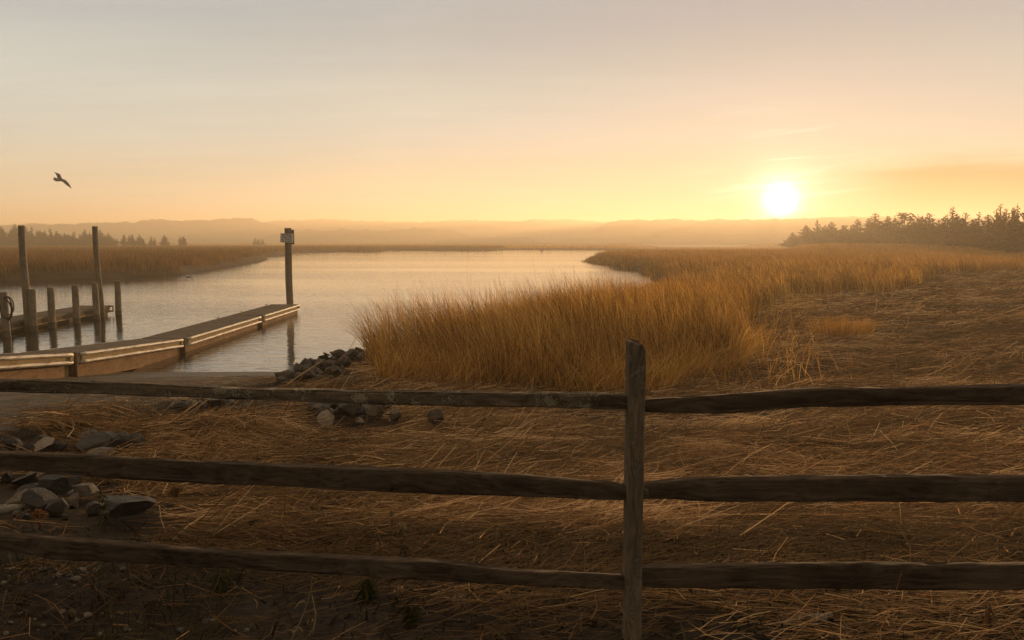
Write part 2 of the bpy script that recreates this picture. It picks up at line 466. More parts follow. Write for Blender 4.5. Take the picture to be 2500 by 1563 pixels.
# hills: wooded ridges far behind the marsh
def hills(name, label, d, prof, mat, depth, seed, amp):
    us = np.array([p[0] for p in prof], float); vsx = np.array([p[1] for p in prof], float)
    xs = np.linspace(-0.78 * d, 0.78 * d, 900)
    u = 1250 + xs / d * FPX
    v = np.interp(u, us, vsx)
    zt = np.array([at_y(a, b, d)[2] for a, b in zip(u, v)])
    rows = np.array([-0.25, -0.2, -0.12, -0.06, 0, 0.06, 0.15, 0.3, 0.6, 1.0]) * depth
    cs = np.array([0.0, 0.42, 0.68, 0.88, 1.0, 1.0, 0.95, 0.8, 0.5, 0.0])
    Z = []
    for k, (r, q) in enumerate(zip(rows, cs)):
        bumps = (vnoise(xs, xs * 0 + r, 14, seed) - 0.5) * amp + (vnoise(xs, xs * 0 + r, 6, seed + 3) - 0.5) * amp * 0.6
        Z.append(np.maximum(zt * q + (bumps if 0 < q else 0) * (1 if q > 0.3 else 0), 0.2))
    o = link(name, grid_mesh(name, xs, d + rows, np.array(Z)), mat)
    return tag(o, label, "hills", None, 'structure')

m_h = simple_mat("wooded_slope", (0.030, 0.032, 0.020), (0.075, 0.062, 0.036), 0.05, bump=1.0, bdist=2.0)
PROF_A = [(-600, 556), (-200, 554), (0, 551), (250, 549), (400, 545), (560, 543), (640, 543), (660, 539), (700, 537), (745, 538), (780, 535), (830, 537),
          (860, 539), (930, 540), (960, 543), (1060, 542), (1110, 540), (1160, 538), (1250, 539), (1300, 536), (1400, 536), (1440, 540), (1480, 543), (1700, 545), (2100, 545), (3200, 550)]
PROF_N = [(-600, 553), (-200, 550), (0, 550), (60, 547), (130, 549), (250, 546), (330, 543), (352, 538), (400, 535), (440, 539), (480, 538), (520, 536), (560, 535), (590, 532), (619, 532),
          (628, 541), (650, 547), (690, 553), (760, 566), (830, 576), (900, 582), (1380, 583), (1440, 572), (1466, 551), (1490, 540), (1530, 536), (1570, 538), (1640, 535), (1720, 538), (1800, 536),
          (1900, 535), (1990, 531), (2100, 529), (2200, 532), (2350, 534), (2500, 535), (3200, 545)]
PROF_B = [(-600, 585), (560, 584), (640, 579), (700, 570), (760, 562), (830, 560), (900, 561), (935, 567), (960, 561), (1010, 558), (1060, 559), (1105, 564), (1140, 574), (1190, 579), (1290, 581),
          (1440, 582), (1560, 578), (1700, 574), (1850, 573), (2100, 568), (2500, 568), (3200, 570)]
hills("hills", "long pale wooded ridge at the back of the haze", 1480, PROF_A, m_h, 330, 3, 3.6)
hills("hills", "nearer wooded shoulders at left and right in front of the pale ridge", 1150, PROF_N, m_h, 180, 5, 3.4)
hills("hills", "low dark wood along the far shore", 930, PROF_B, m_h, 110, 8, 2.8)

# air
m, t, out = material("haze_air")
pv = t.new("ShaderNodeVolumePrincipled")
pv.inputs['Density'].default_value = HAZE_DENSITY
pv.inputs['Anisotropy'].default_value = HAZE_G
pv.inputs['Color'].default_value = (*HAZE_COL, 1)
t.l.new(pv.outputs[0], out.inputs['Volume'])
hz = MB().box((0, 1270, 22.5), (3900, 2760, 49.6)).build("haze", m)
tag(hz, "thin golden evening haze over the marsh", "haze", None, 'stuff')
# ------------------------------------------------------------------ docks
m_plank = wood_mat("deck_planks", (0.060, 0.046, 0.033), (0.16, 0.125, 0.09), 0)
m_skirt = wood_mat("orange_timber", (0.15, 0.085, 0.040), (0.31, 0.185, 0.09), 1, grain=30)
m_beam = wood_mat("tan_beam", (0.20, 0.135, 0.062), (0.36, 0.26, 0.13), 1, grain=30)
m_ridge = simple_mat("pale_rub_rail", (0.42, 0.37, 0.30), (0.66, 0.60, 0.51), 7, (1, 0.6, 1), 0.45, 0.4, 0.15, 0.004)
m_brown = wood_mat("brown_beam", (0.085, 0.058, 0.036), (0.17, 0.12, 0.075), 1, grain=30)
m_grey = wood_mat("grey_beam", (0.11, 0.095, 0.072), (0.22, 0.19, 0.14), 1, grain=30)
m_steel = simple_mat("dull_steel", (0.06, 0.05, 0.04), (0.17, 0.13, 0.09), 20, rough=0.6, spec=0.5)

m_ridge.node_tree.nodes.clear()
_t = NT(m_ridge.node_tree); _o = _t.new("ShaderNodeOutputMaterial"); _c = coord(_t)
_k = _t.ramp(_t.noise(_t.mapping(_c, (6, 1.1, 6)), 2.0, 6, .65), [(.36, (.16, .105, .06)), (.5, (.44, .38, .30)), (.7, (.62, .56, .47))])
pbsdf(_t, _o, _k, 0.5, 0.35, _t.bump(_t.noise(_c, 30, 4), .3, .004))

def section_frame(p0, p1):
    """p0 far end, p1 near end of a section's deck edge line; returns point(s, x, n)"""
    (y0, z0), (y1, z1) = p0, p1
    L = math.hypot(y1 - y0, z1 - z0); ty, tz = (y1 - y0) / L, (z1 - z0) / L
    ny, nz = tz, -ty
    ang = math.atan2(-tz, -ty)
    return L, (lambda s, x, n: Vector((x, y0 + ty * s + ny * n, z0 + tz * s + nz * n))), Matrix.Rotation(ang, 3, 'X')

def dock(name, label, xr, width, secs, fender, origin):
    root = empty(name, origin, label, "dock")
    O = Vector(origin)
    for si, (p0, p1) in enumerate(secs):
        L, P, R = section_frame(p0, p1)
        xl = xr - width; xm = (xr + xl) / 2
        k = MB(); n = int(L / 0.145); r2 = random.Random(si)
        for i in range(n):
            s = (i + 0.5) * L / n
            k.box(P(s, xm, -0.016 + r2.uniform(-.002, .002)) - O, (width - 0.02, L / n - 0.008, 0.034), R)
        k.build("deck", m_plank, root)
        fr = MB()
        for x in (xr - 0.03, xl + 0.03): fr.box(P(L / 2, x, -0.135) - O, (0.06, L - 0.04, 0.19), R)
        fr.box(P(0.03, xm, -0.135) - O, (width - 0.13, 0.05, 0.19), R); fr.box(P(L - 0.03, xm, -0.135) - O, (width - 0.13, 0.05, 0.19), R)
        frame = fr.build("side_beam", m_beam if fender else m_brown, root)
        fl = MB().box(P(L / 2, xm, -0.42) - O, (width - 0.16, L - 0.14, 0.36), R)
        fl.build("timber_skirt" if fender else "float", m_skirt if fender else m_brown, root)
        if fender:
            for x in (xr + 0.012, xl - 0.012):
                for hgt in (-0.035, -0.20):
                    rr = MB()
                    for q in (0.0, -0.018, 0.018):
                        rr.tube([P(0.10 + j * (L - 0.2) / 24, x + (0 if q else (0.008 if x > xm else -0.008)), hgt + q + r2.uniform(-.0025, .0025)) - O for j in range(25)], 0.021 if q else 0.027, 8)
                    rr.build("rub_rail", m_ridge, root, True)
            for s in (0.17, L - 0.17):
                b = MB().box(P(s, xr + 0.018, -0.118) - O, (0.035, 0.10, 0.21), R).build("end_bracket", m_beam, root)
                for q in (-0.05, 0.05): MB().tube([P(s, xr + 0.03, -0.118 + q) - O, P(s, xr + 0.046, -0.118 + q) - O], 0.011, 8).build("bolt", m_steel, b)
            if si < len(secs) - 1:
                MB().tube([P(L + 0.05, xr - 0.01, 0.015) - O, P(L + 0.05, xr - 0.01, -0.62) - O], 0.034, 10).build("hinge_post", m_brown, root, True)
            for s in ((1.0, 4.1) if si == 0 else (1.2,) if si == 1 else ()):
                cl = MB(); q = P(s, xl + 0.09, 0.0) - O
                cl.tube([q + Vector((0, -0.05, 0)), q + Vector((0, -0.035, 0.06))], 0.012, 6); cl.tube([q + Vector((0, 0.05, 0)), q + Vector((0, 0.035, 0.06))], 0.012, 6)
                cl.tube([q + Vector((0, -0.13, 0.075)), q + Vector((0, 0, 0.062)), q + Vector((0, 0.13, 0.075))], [0.009, 0.014, 0.009], 6)
                cl.build("cleat", m_steel, root)
        else:
            MB().box(P(L / 2, xr + 0.02, -0.045) - O, (0.04, L, 0.085), R).build("edge_board", m_grey, root)
            MB().box(P(L / 2, xr + 0.012, -0.262) - O, (0.03, L, 0.055), R).build("rub_rail", m_beam, root)
            if si == 0:
                for hz_ in (-0.03, -0.24): MB().box(P(0.04, xr - 0.12, hz_) - O, (0.5, 0.05, 0.05), R).build("end_bar", m_steel, root)
                MB().box(P(0.04, xr + 0.155, -0.135) - O, (0.05, 0.055, 0.27), R).build("corner_upright", m_steel, root)
                g = MB().tube([P(1.2, xr + 0.19, -0.03) - O + Vector((math.cos(a) * 0.2, math.sin(a) * 0.2, 0)) for a in np.linspace(0, 2 * math.pi, 17)], 0.02, 6)
                g.build("pile_guide", m_steel, root)
    return root

dock("floating_dock", "hinged floating dock with pale ridged rub rails running up onto the ramp", -9.28, 1.24,
     [((34.7, .40), (29.45, .40)), ((29.33, .40), (22.45, .42)), ((22.33, .425), (16.85, .80)), ((16.73, .815), (11.0, 1.47))], True, (-9.9, 24, 0))
dock("floating_dock", "low brown floating dock behind the row of short pilings", -17.27, 1.2,
     [((34.1, .40), (28.2, .40)), ((28.1, .40), (22.2, .41)), ((22.1, .415), (16.2, .83))], False, (-17.9, 26, 0))

# ------------------------------------------------------------------ pilings
m_pile = wood_mat("piling_wood", (0.13, 0.105, 0.072), (0.28, 0.23, 0.165), 2, grain=26)
m_pilewet = wood_mat("wet_piling_wood", (0.085, 0.068, 0.045), (0.17, 0.138, 0.095), 2, grain=26)

def post_mesh(h0, h1, r0, r1, seed, lean=(0, 0), n=20, top_in=0.9, wob=0.012):
    """round timber from h0 to h1 (local z), slightly crooked, checked and with a worn top edge"""
    r = random.Random(seed); ph = [r.uniform(0, 6.28) for _ in range(8)]
    zs = [h0 + (h1 - h0) * i / 26 for i in range(26)] + [h1 - 0.03, h1 - 0.008, h1]
    vs_, fs = [], []
    for z in zs:
        t = (z - h0) / (h1 - h0); rad = r0 + (r1 - r0) * t
        if z > h1 - 0.009: rad *= (0.97 if z < h1 else top_in)
        cx = lean[0] * (z) + wob * math.sin(z * 1.7 + ph[0]); cyy = lean[1] * z + wob * math.sin(z * 1.3 + ph[1])
        for j in range(n):
            a = 2 * math.pi * j / n
            q = rad * (1 + 0.025 * math.sin(3 * a + ph[2] + z * .8) + 0.02 * math.sin(7 * a + ph[3] + z * 1.9) + 0.012 * math.sin(11 * a + ph[4]))
            vs_.append((cx + q * math.cos(a), cyy + q * math.sin(a), z))
    for i in range(len(zs) - 1):
        for j in range(n):
            k = (j + 1) % n; fs.append((i * n + j, i * n + k, (i + 1) * n + k, (i + 1) * n + j))
    fs.append(tuple((len(zs) - 1) * n + j for j in range(n)))
    return MB().add(vs_, fs)

def piling(x, y, top, r0, r1, label, group=None, lean=(0, 0), seed=0, wet=0.20):
    p = empty("piling", (x, y, 0), label, "piling", group)
    post_mesh(wet - 0.02, top, r0, r1, seed, lean).build("shaft", m_pile, p, True)
    post_mesh(-1.5, wet, r0 * 1.012 + 0.002, r0 * 1.012 + 0.002, seed, lean, top_in=1.0).build("waterline_base", m_pilewet, p, True)
    return p

GP = "short timber pilings standing along the low dock"
def px_at_x(u, X): return (X) / ((u - 1250) / FPX)         # distance of a line x = X seen at column u
X0 = -16.86
for i, (u, v, lab) in enumerate([(286, 686, "outermost short piling standing alone in open water past the dock end"),
                      (231, 691, "short piling overlapping the foot of the tall pole at the dock end"),
                      (181, 696, "short piling between the two tall poles, nearer the dock-end pole"),
                      (121, 701.5, "short piling between the two tall poles, next to the pair touching each other"),
                      (76, 706, "short piling touching the right side of a leaning tall pole"),
                      (7, 713, "short piling carrying the coiled dark hose at the picture's edge")]):
    y = px_at_x(u, X0); top = at_y(u, v, y)[2]
    piling(X0, y, top, 0.128, 0.118, lab, GP, (random.uniform(-.006, .006), random.uniform(-.006, .006)), 20 + i)
    if i == 5: COILP = (X0, y, top)
piling(-17.13, px_at_x(62, -17.13), at_y(51, 550.6, 28.0)[2], 0.135, 0.105, "tall pole rising at the far left beside a touching short piling", "tall dock poles", (-0.006, 0), 31)
piling(-17.08, px_at_x(243, -17.08), at_y(225, 552.5, 32.8)[2], 0.122, 0.108, "tall slightly bowed pole at the outer end of the low dock", "tall dock poles", (-0.022, 0), 32)

# piling with the notice
SY = 35.2
sx = (706 - 1250) / FPX * SY
sp = empty("sign_piling", (sx, SY, 0), "tall grey piling with a white notice at the end of the long floating dock", "piling")
stop = at_y(701, 557, SY)[2]
post_mesh(0.28, stop, 0.150, 0.150, 41, (0.0, 0)).build("shaft", m_pile, sp, True)
post_mesh(-1.5, 0.30, 0.155, 0.155, 41, (0.0, 0), top_in=1.0).build("waterline_base", m_pilewet, sp, True)
m_sign = simple_mat("faded_sign_white", (0.70, 0.66, 0.58), (0.82, 0.78, 0.70), 5, rough=0.6)
m_ink = simple_mat("sign_lettering", (0.03, 0.025, 0.02), (0.06, 0.05, 0.04), 9, rough=0.7)
c_ = at_y(699.5, 581.3, SY - 0.2); sw, sh = 0.545, 0.395
sg = MB().box((c_[0] - sx, -0.185, c_[2]), (sw, 0.012, sh), Matrix.Rotation(math.radians(2.0), 3, 'Y')).build("sign_board", m_sign, sp)
txt = bpy.data.curves.new("sign_text", 'FONT')
txt.body = "MAXIMUM\nTIE-UP TIME\n30 MINUTES\nNO FISHING\nON FLOATS"
txt.align_x = 'CENTER'; txt.align_y = 'CENTER'; txt.size = 0.083; txt.space_line = 0.92; txt.extrude = 0.0012; txt.offset = 0.0012
to = bpy.data.objects.new("tmp_text", txt); COL.objects.link(to)
bpy.context.view_layer.update()
me = bpy.data.meshes.new_from_object(to.evaluated_get(bpy.context.evaluated_depsgraph_get()))
bpy.data.objects.remove(to)
me.transform(Matrix.Translation((c_[0] - sx, -0.1925, c_[2])) @ Matrix.Rotation(math.radians(2.0), 4, 'Y') @ Matrix.Rotation(math.pi / 2, 4, 'X'))
me.materials.clear(); link("lettering", me, m_ink, sg)
bp = at_y(714, 578, SY)
MB().box((bp[0] - sx - 0.005, 0.03, bp[2] - 0.02), (0.14, 0.05, 0.64)).build("side_board", m_pile, sp)

# hose hanging in loops on the piling at the edge
m_hose = simple_mat("dark_hose", (0.020, 0.016, 0.012), (0.05, 0.04, 0.03), 10, rough=0.6)
hx, hy, ht = COILP
hc = empty("coiled_hose", (hx, hy, ht - 0.35), "dark hose hung in loops on the side of a short piling", "hose")
k = MB()
for i, (rx_, rz_, ox, oz, tilt) in enumerate([(0.20, 0.36, 0.12, -0.16, 0.1), (0.17, 0.33, 0.11, -0.22, -0.25), (0.15, 0.42, 0.10, -0.22, 0.3), (0.19, 0.30, 0.13, -0.12, 0.2)]):
    pts = []
    for a in np.linspace(0, 2 * math.pi, 29):
        xx, zz = rx_ * math.sin(a), rz_ * math.cos(a)
        pts.append((ox + xx * math.cos(tilt) + zz * math.sin(tilt) * 0.4, -0.10 + 0.03 * i - 0.02 * math.sin(a * 2), oz + zz))
    k.tube(pts, 0.021, 8)
k.tube([(0.16, -0.02, -0.5), (0.19, -0.02, -0.62), (0.20, -0.01, -0.85), (0.20, 0, -1.05)], 0.018, 8)
k.build("hose_loop", m_hose, hc, True)

# ------------------------------------------------------------------ birds, marker, house
m_gull = simple_mat("gull_feathers", (0.34, 0.30, 0.25), (0.50, 0.46, 0.40), 6, rough=0.8)
def loft(sections, n=10):
    """sections: (leading point, trailing point, thickness) -> closed airfoil-like skin"""
    vs_, fs = [], []
    for a, b, th in sections:
        a, b = Vector(a), Vector(b); nrm = Vector((0, 0, 1))
        for j in range(n):
            q = 2 * math.pi * j / n; u = 0.5 - 0.5 * math.cos(q)
            vs_.append(a.lerp(b, u) + Vector((0, 1, 0)) * th * math.sin(q) * (1 - 0.5 * u))
    m_ = len(sections)
    for i in range(m_ - 1):
        for j in range(n):
            k2 = (j + 1) % n; fs.append((i * n + j, i * n + k2, (i + 1) * n + k2, (i + 1) * n + j))
    fs.append(tuple(range(n))); fs.append(tuple((m_ - 1) * n + j for j in range(n)))
    return vs_, fs

def gull(name, loc, scale, label, wings, tail, body):
    K = 0.00138 * scale
    g = lambda u, v, y=0.0: ((u - 800) * K, y * scale, (800 - v) * K)
    b = MB()
    for wg in wings:
        b.add(*loft([(g(*l, dy_), g(*t_, dy_), th * scale) for l, t_, dy_, th in wg]))
    b.add(*loft([(g(*l, dy_), g(*t_, dy_), th * scale) for l, t_, dy_, th in tail]))
    b.tube([g(*p) for p, r in body], [r * scale for p, r in body], 12)
    me = b.mesh(name); me.materials.append(m_gull)
    o = bpy.data.objects.new(name, me); o.location = loc; COL.objects.link(o)
    md = o.modifiers.new("skin", 'REMESH'); md.mode = 'VOXEL'; md.voxel_size = 0.007 * scale; md.use_smooth_shade = True
    return tag(o, label, "gull", None)

gull("gull", at_y(147.6, 437.6, 45), 1.0, "gull gliding low over the creek with bent wings and fanned tail",
     [[((880, 772), (735, 885), 0.0, .028), ((845, 705), (690, 770), -.02, .024), ((833, 618), (668, 665), -.05, .020), ((735, 560), (640, 590), -.07, .014), ((585, 516), (600, 532), -.10, .004)],
      [((860, 775), (750, 880), 0.0, .028), ((985, 822), (870, 905), .03, .026), ((1085, 930), (965, 1010), .06, .020), ((1145, 1045), (1075, 1095), .09, .013), ((1186, 1176), (1165, 1172), .12, .004)]],
     [[][0:0] or ((770, 800), (765, 880), 0.02, .02), ((690, 762), (740, 905), -.04, .012), ((600, 718), (620, 905), -.12, .006), ((545, 790), (560, 850), -.15, .003)],
     [((640, 815, -.10), .022), ((720, 828, -.02), .05), ((790, 835, .06), .065), ((840, 835, .14), .06), ((870, 832, .22), .042), ((885, 832, .27), .036), ((892, 836, .31), .018), ((896, 840, .35), .006)])
gull("gull", at_y(1294, 541, 215), 1.0, "tiny distant gull with raised wings above the far hills",
     [[((800, 770), (820, 850), 0, .03), ((640, 640), (650, 720), .05, .02), ((480, 560), (500, 590), .08, .01), ((330, 575), (345, 585), .1, .004)],
      [((810, 770), (830, 850), 0, .03), ((970, 650), (985, 730), .05, .02), ((1120, 590), (1120, 620), .08, .01), ((1260, 620), (1250, 630), .1, .004)]],
     [((780, 800), (780, 850), -.1, .02), ((770, 805), (790, 850), -.25, .008)],
     [((800, 810, -.12), .03), ((805, 815, 0), .06), ((810, 812, .12), .055), ((815, 805, .22), .04), ((816, 805, .3), .008)])

bx_ = at_z(1323, 614, 0)
by = empty("channel_marker", (bx_[0], bx_[1], 0), "small channel marker floating in front of the far bank", "buoy")
m_buoy = simple_mat("marker_paint", (0.10, 0.07, 0.05), (0.17, 0.12, 0.08), 4)
b = MB(); b.tube([(0, 0, -.15), (0, 0, 0.0), (0, 0, .16), (0, 0, .22)], [.30, .40, .38, .2], 14); b.build("float", m_buoy, by, True)
b = MB(); b.tube([(0, 0, .2), (0, 0, .5), (0, 0, .8)], [.16, .11, .09], 10); b.build("mast", m_buoy, by, True)

db = at_z(461, 677, 0)
k = MB()
k.tube([(-.30, 0, .10), (-.22, 0, .09), (-.05, 0, .07), (.12, 0, .08), (.22, 0, .12)], [.015, .06, .11, .09, .03], 10)
k.tube([(.17, 0, .10), (.22, 0, .20), (.24, 0, .27), (.29, 0, .28), (.36, 0, .265)], [.05, .035, .05, .035, .01], 8)
dk = k.build("duck", m_gull, None, True); dk.location = (db[0], db[1], 0.0)
dk.modifiers.new("skin", 'REMESH').voxel_size = 0.012
tag(dk, "small dark duck swimming close to the left marsh bank", "duck")

hb = at_z(1338, 588.5, 0.4)
hd = 880.0
hbx = (1338 - 1250) / FPX * hd
hs = empty("waterfront_building", (hbx, hd, 0.3), "long low white building on the far shore below the hills", "building")
m_white = simple_mat("white_wall", (0.62, 0.60, 0.56), (0.75, 0.73, 0.70), 0.3)
m_roof = simple_mat("grey_roof", (0.20, 0.20, 0.20), (0.32, 0.32, 0.31), 0.5)
m_dark = simple_mat("dark_window", (0.03, 0.03, 0.03), (0.05, 0.05, 0.05), 1, rough=0.2)
MB().box((0, 0, 1.9), (28, 9, 3.8)).build("wall", m_white, hs)
MB().add([(-14.5, -5, 3.82), (14.5, -5, 3.82), (14.5, 5, 3.82), (-14.5, 5, 3.82), (-14.5, 0, 5.6), (14.5, 0, 5.6)],
         [(0, 1, 5, 4), (2, 3, 4, 5), (0, 4, 3), (1, 2, 5), (3, 2, 1, 0)]).build("roof", m_roof, hs)
# ------------------------------------------------------------------ split rail fence
FY = 3.2
pf = at_y(1541, 1560, FY)
fence = empty("split_rail_fence", (pf[0], FY, H1(pf[0], FY)), "weathered three-rail split-rail fence crossing the whole foreground", "fence")
FO = Vector(fence.location)
m_post = wood_mat("fence_post_wood", (0.055, 0.039, 0.026), (0.23, 0.172, 0.118), 2, lichen=0.60, lcol=(0.23, 0.20, 0.14))
m_rail_l = wood_mat("lichened_rail_wood", (0.036, 0.025, 0.016), (0.165, 0.122, 0.083), 0, lichen=0.68, lcol=(0.33, 0.29, 0.20))
m_rail = wood_mat("rail_wood", (0.024, 0.016, 0.010), (0.112, 0.080, 0.054), 0, lichen=0.0, lcol=(0.20, 0.19, 0.13))

def hewn(stations, mat, name, seed, parent):
    """stations: (x, y, z_top, z_bot, depth) along a rail -> rough hewn lofted beam, local to fence"""
    r = random.Random(seed)
    S = np.array(stations, float); n = 40
    tt = np.linspace(0, 1, 210); ss = np.linspace(0, 1, len(S))
    seg = np.concatenate([[0], np.cumsum(np.hypot(*np.diff(S[:, :2], axis=0).T))]); L = seg[-1]; ss = seg / L
    C = np.stack([np.interp(tt, ss, S[:, k]) for k in range(5)], 1)
    ker = np.ones(9) / 9
    for k in (2, 3):
        p_ = np.pad(C[:, k], 4, mode='edge'); C[:, k] = np.convolve(p_, ker, 'valid')
    vs_ = []
    for i, (x, y, zt, zb, dp) in enumerate(C):
        zc_, hh = (zt + zb) / 2, (zt - zb) / 2; s = tt[i] * L
        for j in range(n):
            a = 2 * math.pi * (j + 0.5) / n
            ca, sa = math.cos(a), math.sin(a)
            # superellipse, wedge shaped: thicker below
            px_ = math.copysign(abs(ca) ** 0.22, ca) * dp / 2 * (1.0 - 0.12 * sa); pz = math.copysign(abs(sa) ** 0.24, sa) * hh
            nz_ = mnoise.noise(Vector((s * 2.2 + seed * 7, ca * 1.1, sa * 1.1))) * 0.007 + mnoise.noise(Vector((s * 9 + seed, ca * 3, sa * 3))) * 0.0035 \
                + mnoise.noise(Vector((s * 1.6, a * 5, seed))) * 0.0030 - 0.0065 * max(0.0, 1 - abs(mnoise.noise(Vector((s * 0.8 + 3, a * 3.2, seed + 5)))) / 0.07)
            q = 1 + nz_ / max(0.03, math.hypot(px_, pz))
            vs_.append((x - FO.x, y - FO.y + px_ * q, zc_ - FO.z + pz * q))
    fs = []
    m_ = len(C)
    for i in range(m_ - 1):
        for j in range(n):
            k = (j + 1) % n; fs.append((i * n + j, i * n + k, (i + 1) * n + k, (i + 1) * n + j))
    fs.append(tuple(range(n))); fs.append(tuple((m_ - 1) * n + j for j in range(n)))
    return MB().add(vs_, fs).build(name, mat, parent, True)

def rail(top, bot, ya, yb, off, mat, seed, dp=0.05, ext=None, pre=None):
    """top / bottom outlines in display pixels, ya yb = distance at first and last station"""
    us = sorted(set([p[0] for p in top] + [p[0] for p in bot]))
    st = []
    S_ = 1563 / 1512.0
    for u in us:
        vt = np.interp(u, [p[0] for p in top], [p[1] for p in top]); vb = np.interp(u, [p[0] for p in bot], [p[1] for p in bot])
        y = ya + (yb - ya) * (u - us[0]) / (us[-1] - us[0]) + off
        a = at_y(u * S_, vt * S_, y); b_ = at_y(u * S_, vb * S_, y)
        st.append((a[0], y, a[2] - 0.011, b_[2] + 0.003, dp))
    if pre is not None:     # carry on beyond the frame
        f, l = st[0], st[1]; k = (pre - f[0]) / (l[0] - f[0])
        st.insert(0, (pre, f[1] + (l[1] - f[1]) * k, f[2] + (st[-1][2] - f[2]) * (pre - f[0]) / (st[-1][0] - f[0]), f[3] + (st[-1][3] - f[3]) * (pre - f[0]) / (st[-1][0] - f[0]), dp))
    if ext is not None:
        f = st[-1]; st.append((ext, f[1] - 0.01, f[2], f[3], dp))
    # tenons: rails taper where they enter a post
    return hewn(st, mat, "rail", seed, fence)

XL, XR = -2.95, 3.45
rail([(0, 891), (300, 897), (620, 913), (950, 918), (1250, 920), (1470, 925), (1500, 930)], [(0, 923), (430, 937), (700, 948), (1100, 958), (1470, 965), (1500, 962)], 3.75, 3.2, -0.012, m_rail_l, 1, 0.055, pre=XL)
rail([(0, 1062), (150, 1068), (600, 1090), (1040, 1106), (1300, 1122), (1470, 1133), (1500, 1148), (1531, 1151)], [(0, 1108), (380, 1135), (700, 1148), (1040, 1165), (1300, 1172), (1470, 1178), (1500, 1176), (1531, 1173)], 3.75, 3.2, -0.012, m_rail, 2, 0.05, pre=XL)
rail([(0, 1256), (300, 1278), (600, 1300), (1000, 1318), (1150, 1330), (1200, 1340), (1470, 1350), (1500, 1352)], [(0, 1292), (150, 1320), (600, 1342), (1000, 1366), (1150, 1378), (1470, 1388), (1500, 1386)], 3.75, 3.2, -0.012, m_rail, 3, 0.05, pre=XL)
rail([(1488, 938), (1520, 935), (1700, 925), (1950, 910), (2200, 907), (2418, 905)], [(1488, 968), (1520, 973), (1720, 975), (1900, 962), (2200, 955), (2418, 953)], 3.2, 3.15, 0.032, m_rail, 4, ext=XR)
rail([(1488, 1138), (1520, 1135), (1650, 1122), (2000, 1118), (2418, 1117)], [(1488, 1172), (1520, 1176), (1700, 1183), (2418, 1182)], 3.2, 3.15, 0.032, m_rail, 5, ext=XR)
rail([(1488, 1334), (1520, 1332), (1700, 1328), (2000, 1325), (2418, 1326)], [(1488, 1382), (1520, 1386), (2418, 1391)], 3.2, 3.15, 0.032, m_rail, 6, ext=XR)

def fence_post(x, y, w_, dp, top, seed, chamfer=True):
    zs = np.concatenate([np.linspace(-0.5, top - 0.03, 60), [top - 0.012, top]])
    vs_, fs = [], []
    n = 20
    for i, z in enumerate(zs):
        for j in range(n):
            a = 2 * math.pi * (j + 0.5) / n; ca, sa = math.cos(a), math.sin(a)
            px_ = math.copysign(abs(ca) ** 0.30, ca) * w_ / 2; py_ = math.copysign(abs(sa) ** 0.30, sa) * dp / 2
            nz_ = mnoise.noise(Vector((z * 3 + seed, ca * 2, sa * 2))) * 0.004 + mnoise.noise(Vector((z * 1.2, a * 7, seed))) * 0.002
            sh_ = 0.93 if i == len(zs) - 1 else 1
            zz = z
            if chamfer and px_ > 0 and z > top - 0.05:      # sawn-off right corner
                zz = min(z, top - max(0.0, (px_ - w_ * 0.24)) * 2.6)
            vs_.append((x + (px_ + nz_) * sh_, y + (py_ + nz_) * sh_, zz))
    for i in range(len(zs) - 1):
        for j in range(n):
            k = (j + 1) % n; fs.append((i * n + j, i * n + k, (i + 1) * n + k, (i + 1) * n + j))
    fs.append(tuple((len(zs) - 1) * n + j for j in range(n)))
    return MB().add(vs_, fs).build("post", m_post, fence, True)

ptop = at_y(1545, 835, FY - 0.05)[2]
fence_post(0, 0, 0.069, 0.125, ptop - FO.z, 1)
fence_post(XL - FO.x + 0.03, 3.9 - FO.y, 0.075, 0.125, ptop - FO.z + 0.03, 2, False)
fence_post(XR - FO.x - 0.03, 3.15 - FO.y, 0.075, 0.125, ptop - FO.z - 0.02, 3, False)
# ------------------------------------------------------------------ rocks
def ground_at(u, v, tmax=60.0):
    dd = ray(u, v); ts = np.concatenate([np.linspace(1.5, 12, 240), np.linspace(12.05, tmax, 500)])
    P = CAM[None] + dd[None] * ts[:, None]
    h = H(P[:, 0], P[:, 1]); k = np.argmax(P[:, 2] < h)
    p = P[k]; return Vector((p[0], p[1], h[k]))

def rock_mesh(name, seed, cuts=11, flat=1.0):
    r = random.Random(seed)
    bm = bmesh.new(); bmesh.ops.create_icosphere(bm, subdivisions=4, radius=0.72)
    pl = []
    for i in range(cuts):
        nv = Vector((r.gauss(0, 1), r.gauss(0, 1), r.gauss(0, 1))).normalized(); pl.append((nv, r.uniform(0.30, 0.50)))
    for v in bm.verts:
        for nv, dd in pl:
            q = v.co.dot(nv)
            if q > dd: v.co -= nv * (q - dd) * 0.96
        v.co *= 1 + 0.05 * mnoise.noise(v.co * 3 + Vector((seed, 0, 0))) + 0.025 * mnoise.noise(v.co * 9 + Vector((0, seed, 0)))
        v.co.z *= flat
    me = bpy.data.meshes.new(name); bm.to_mesh(me); bm.free()
    return me

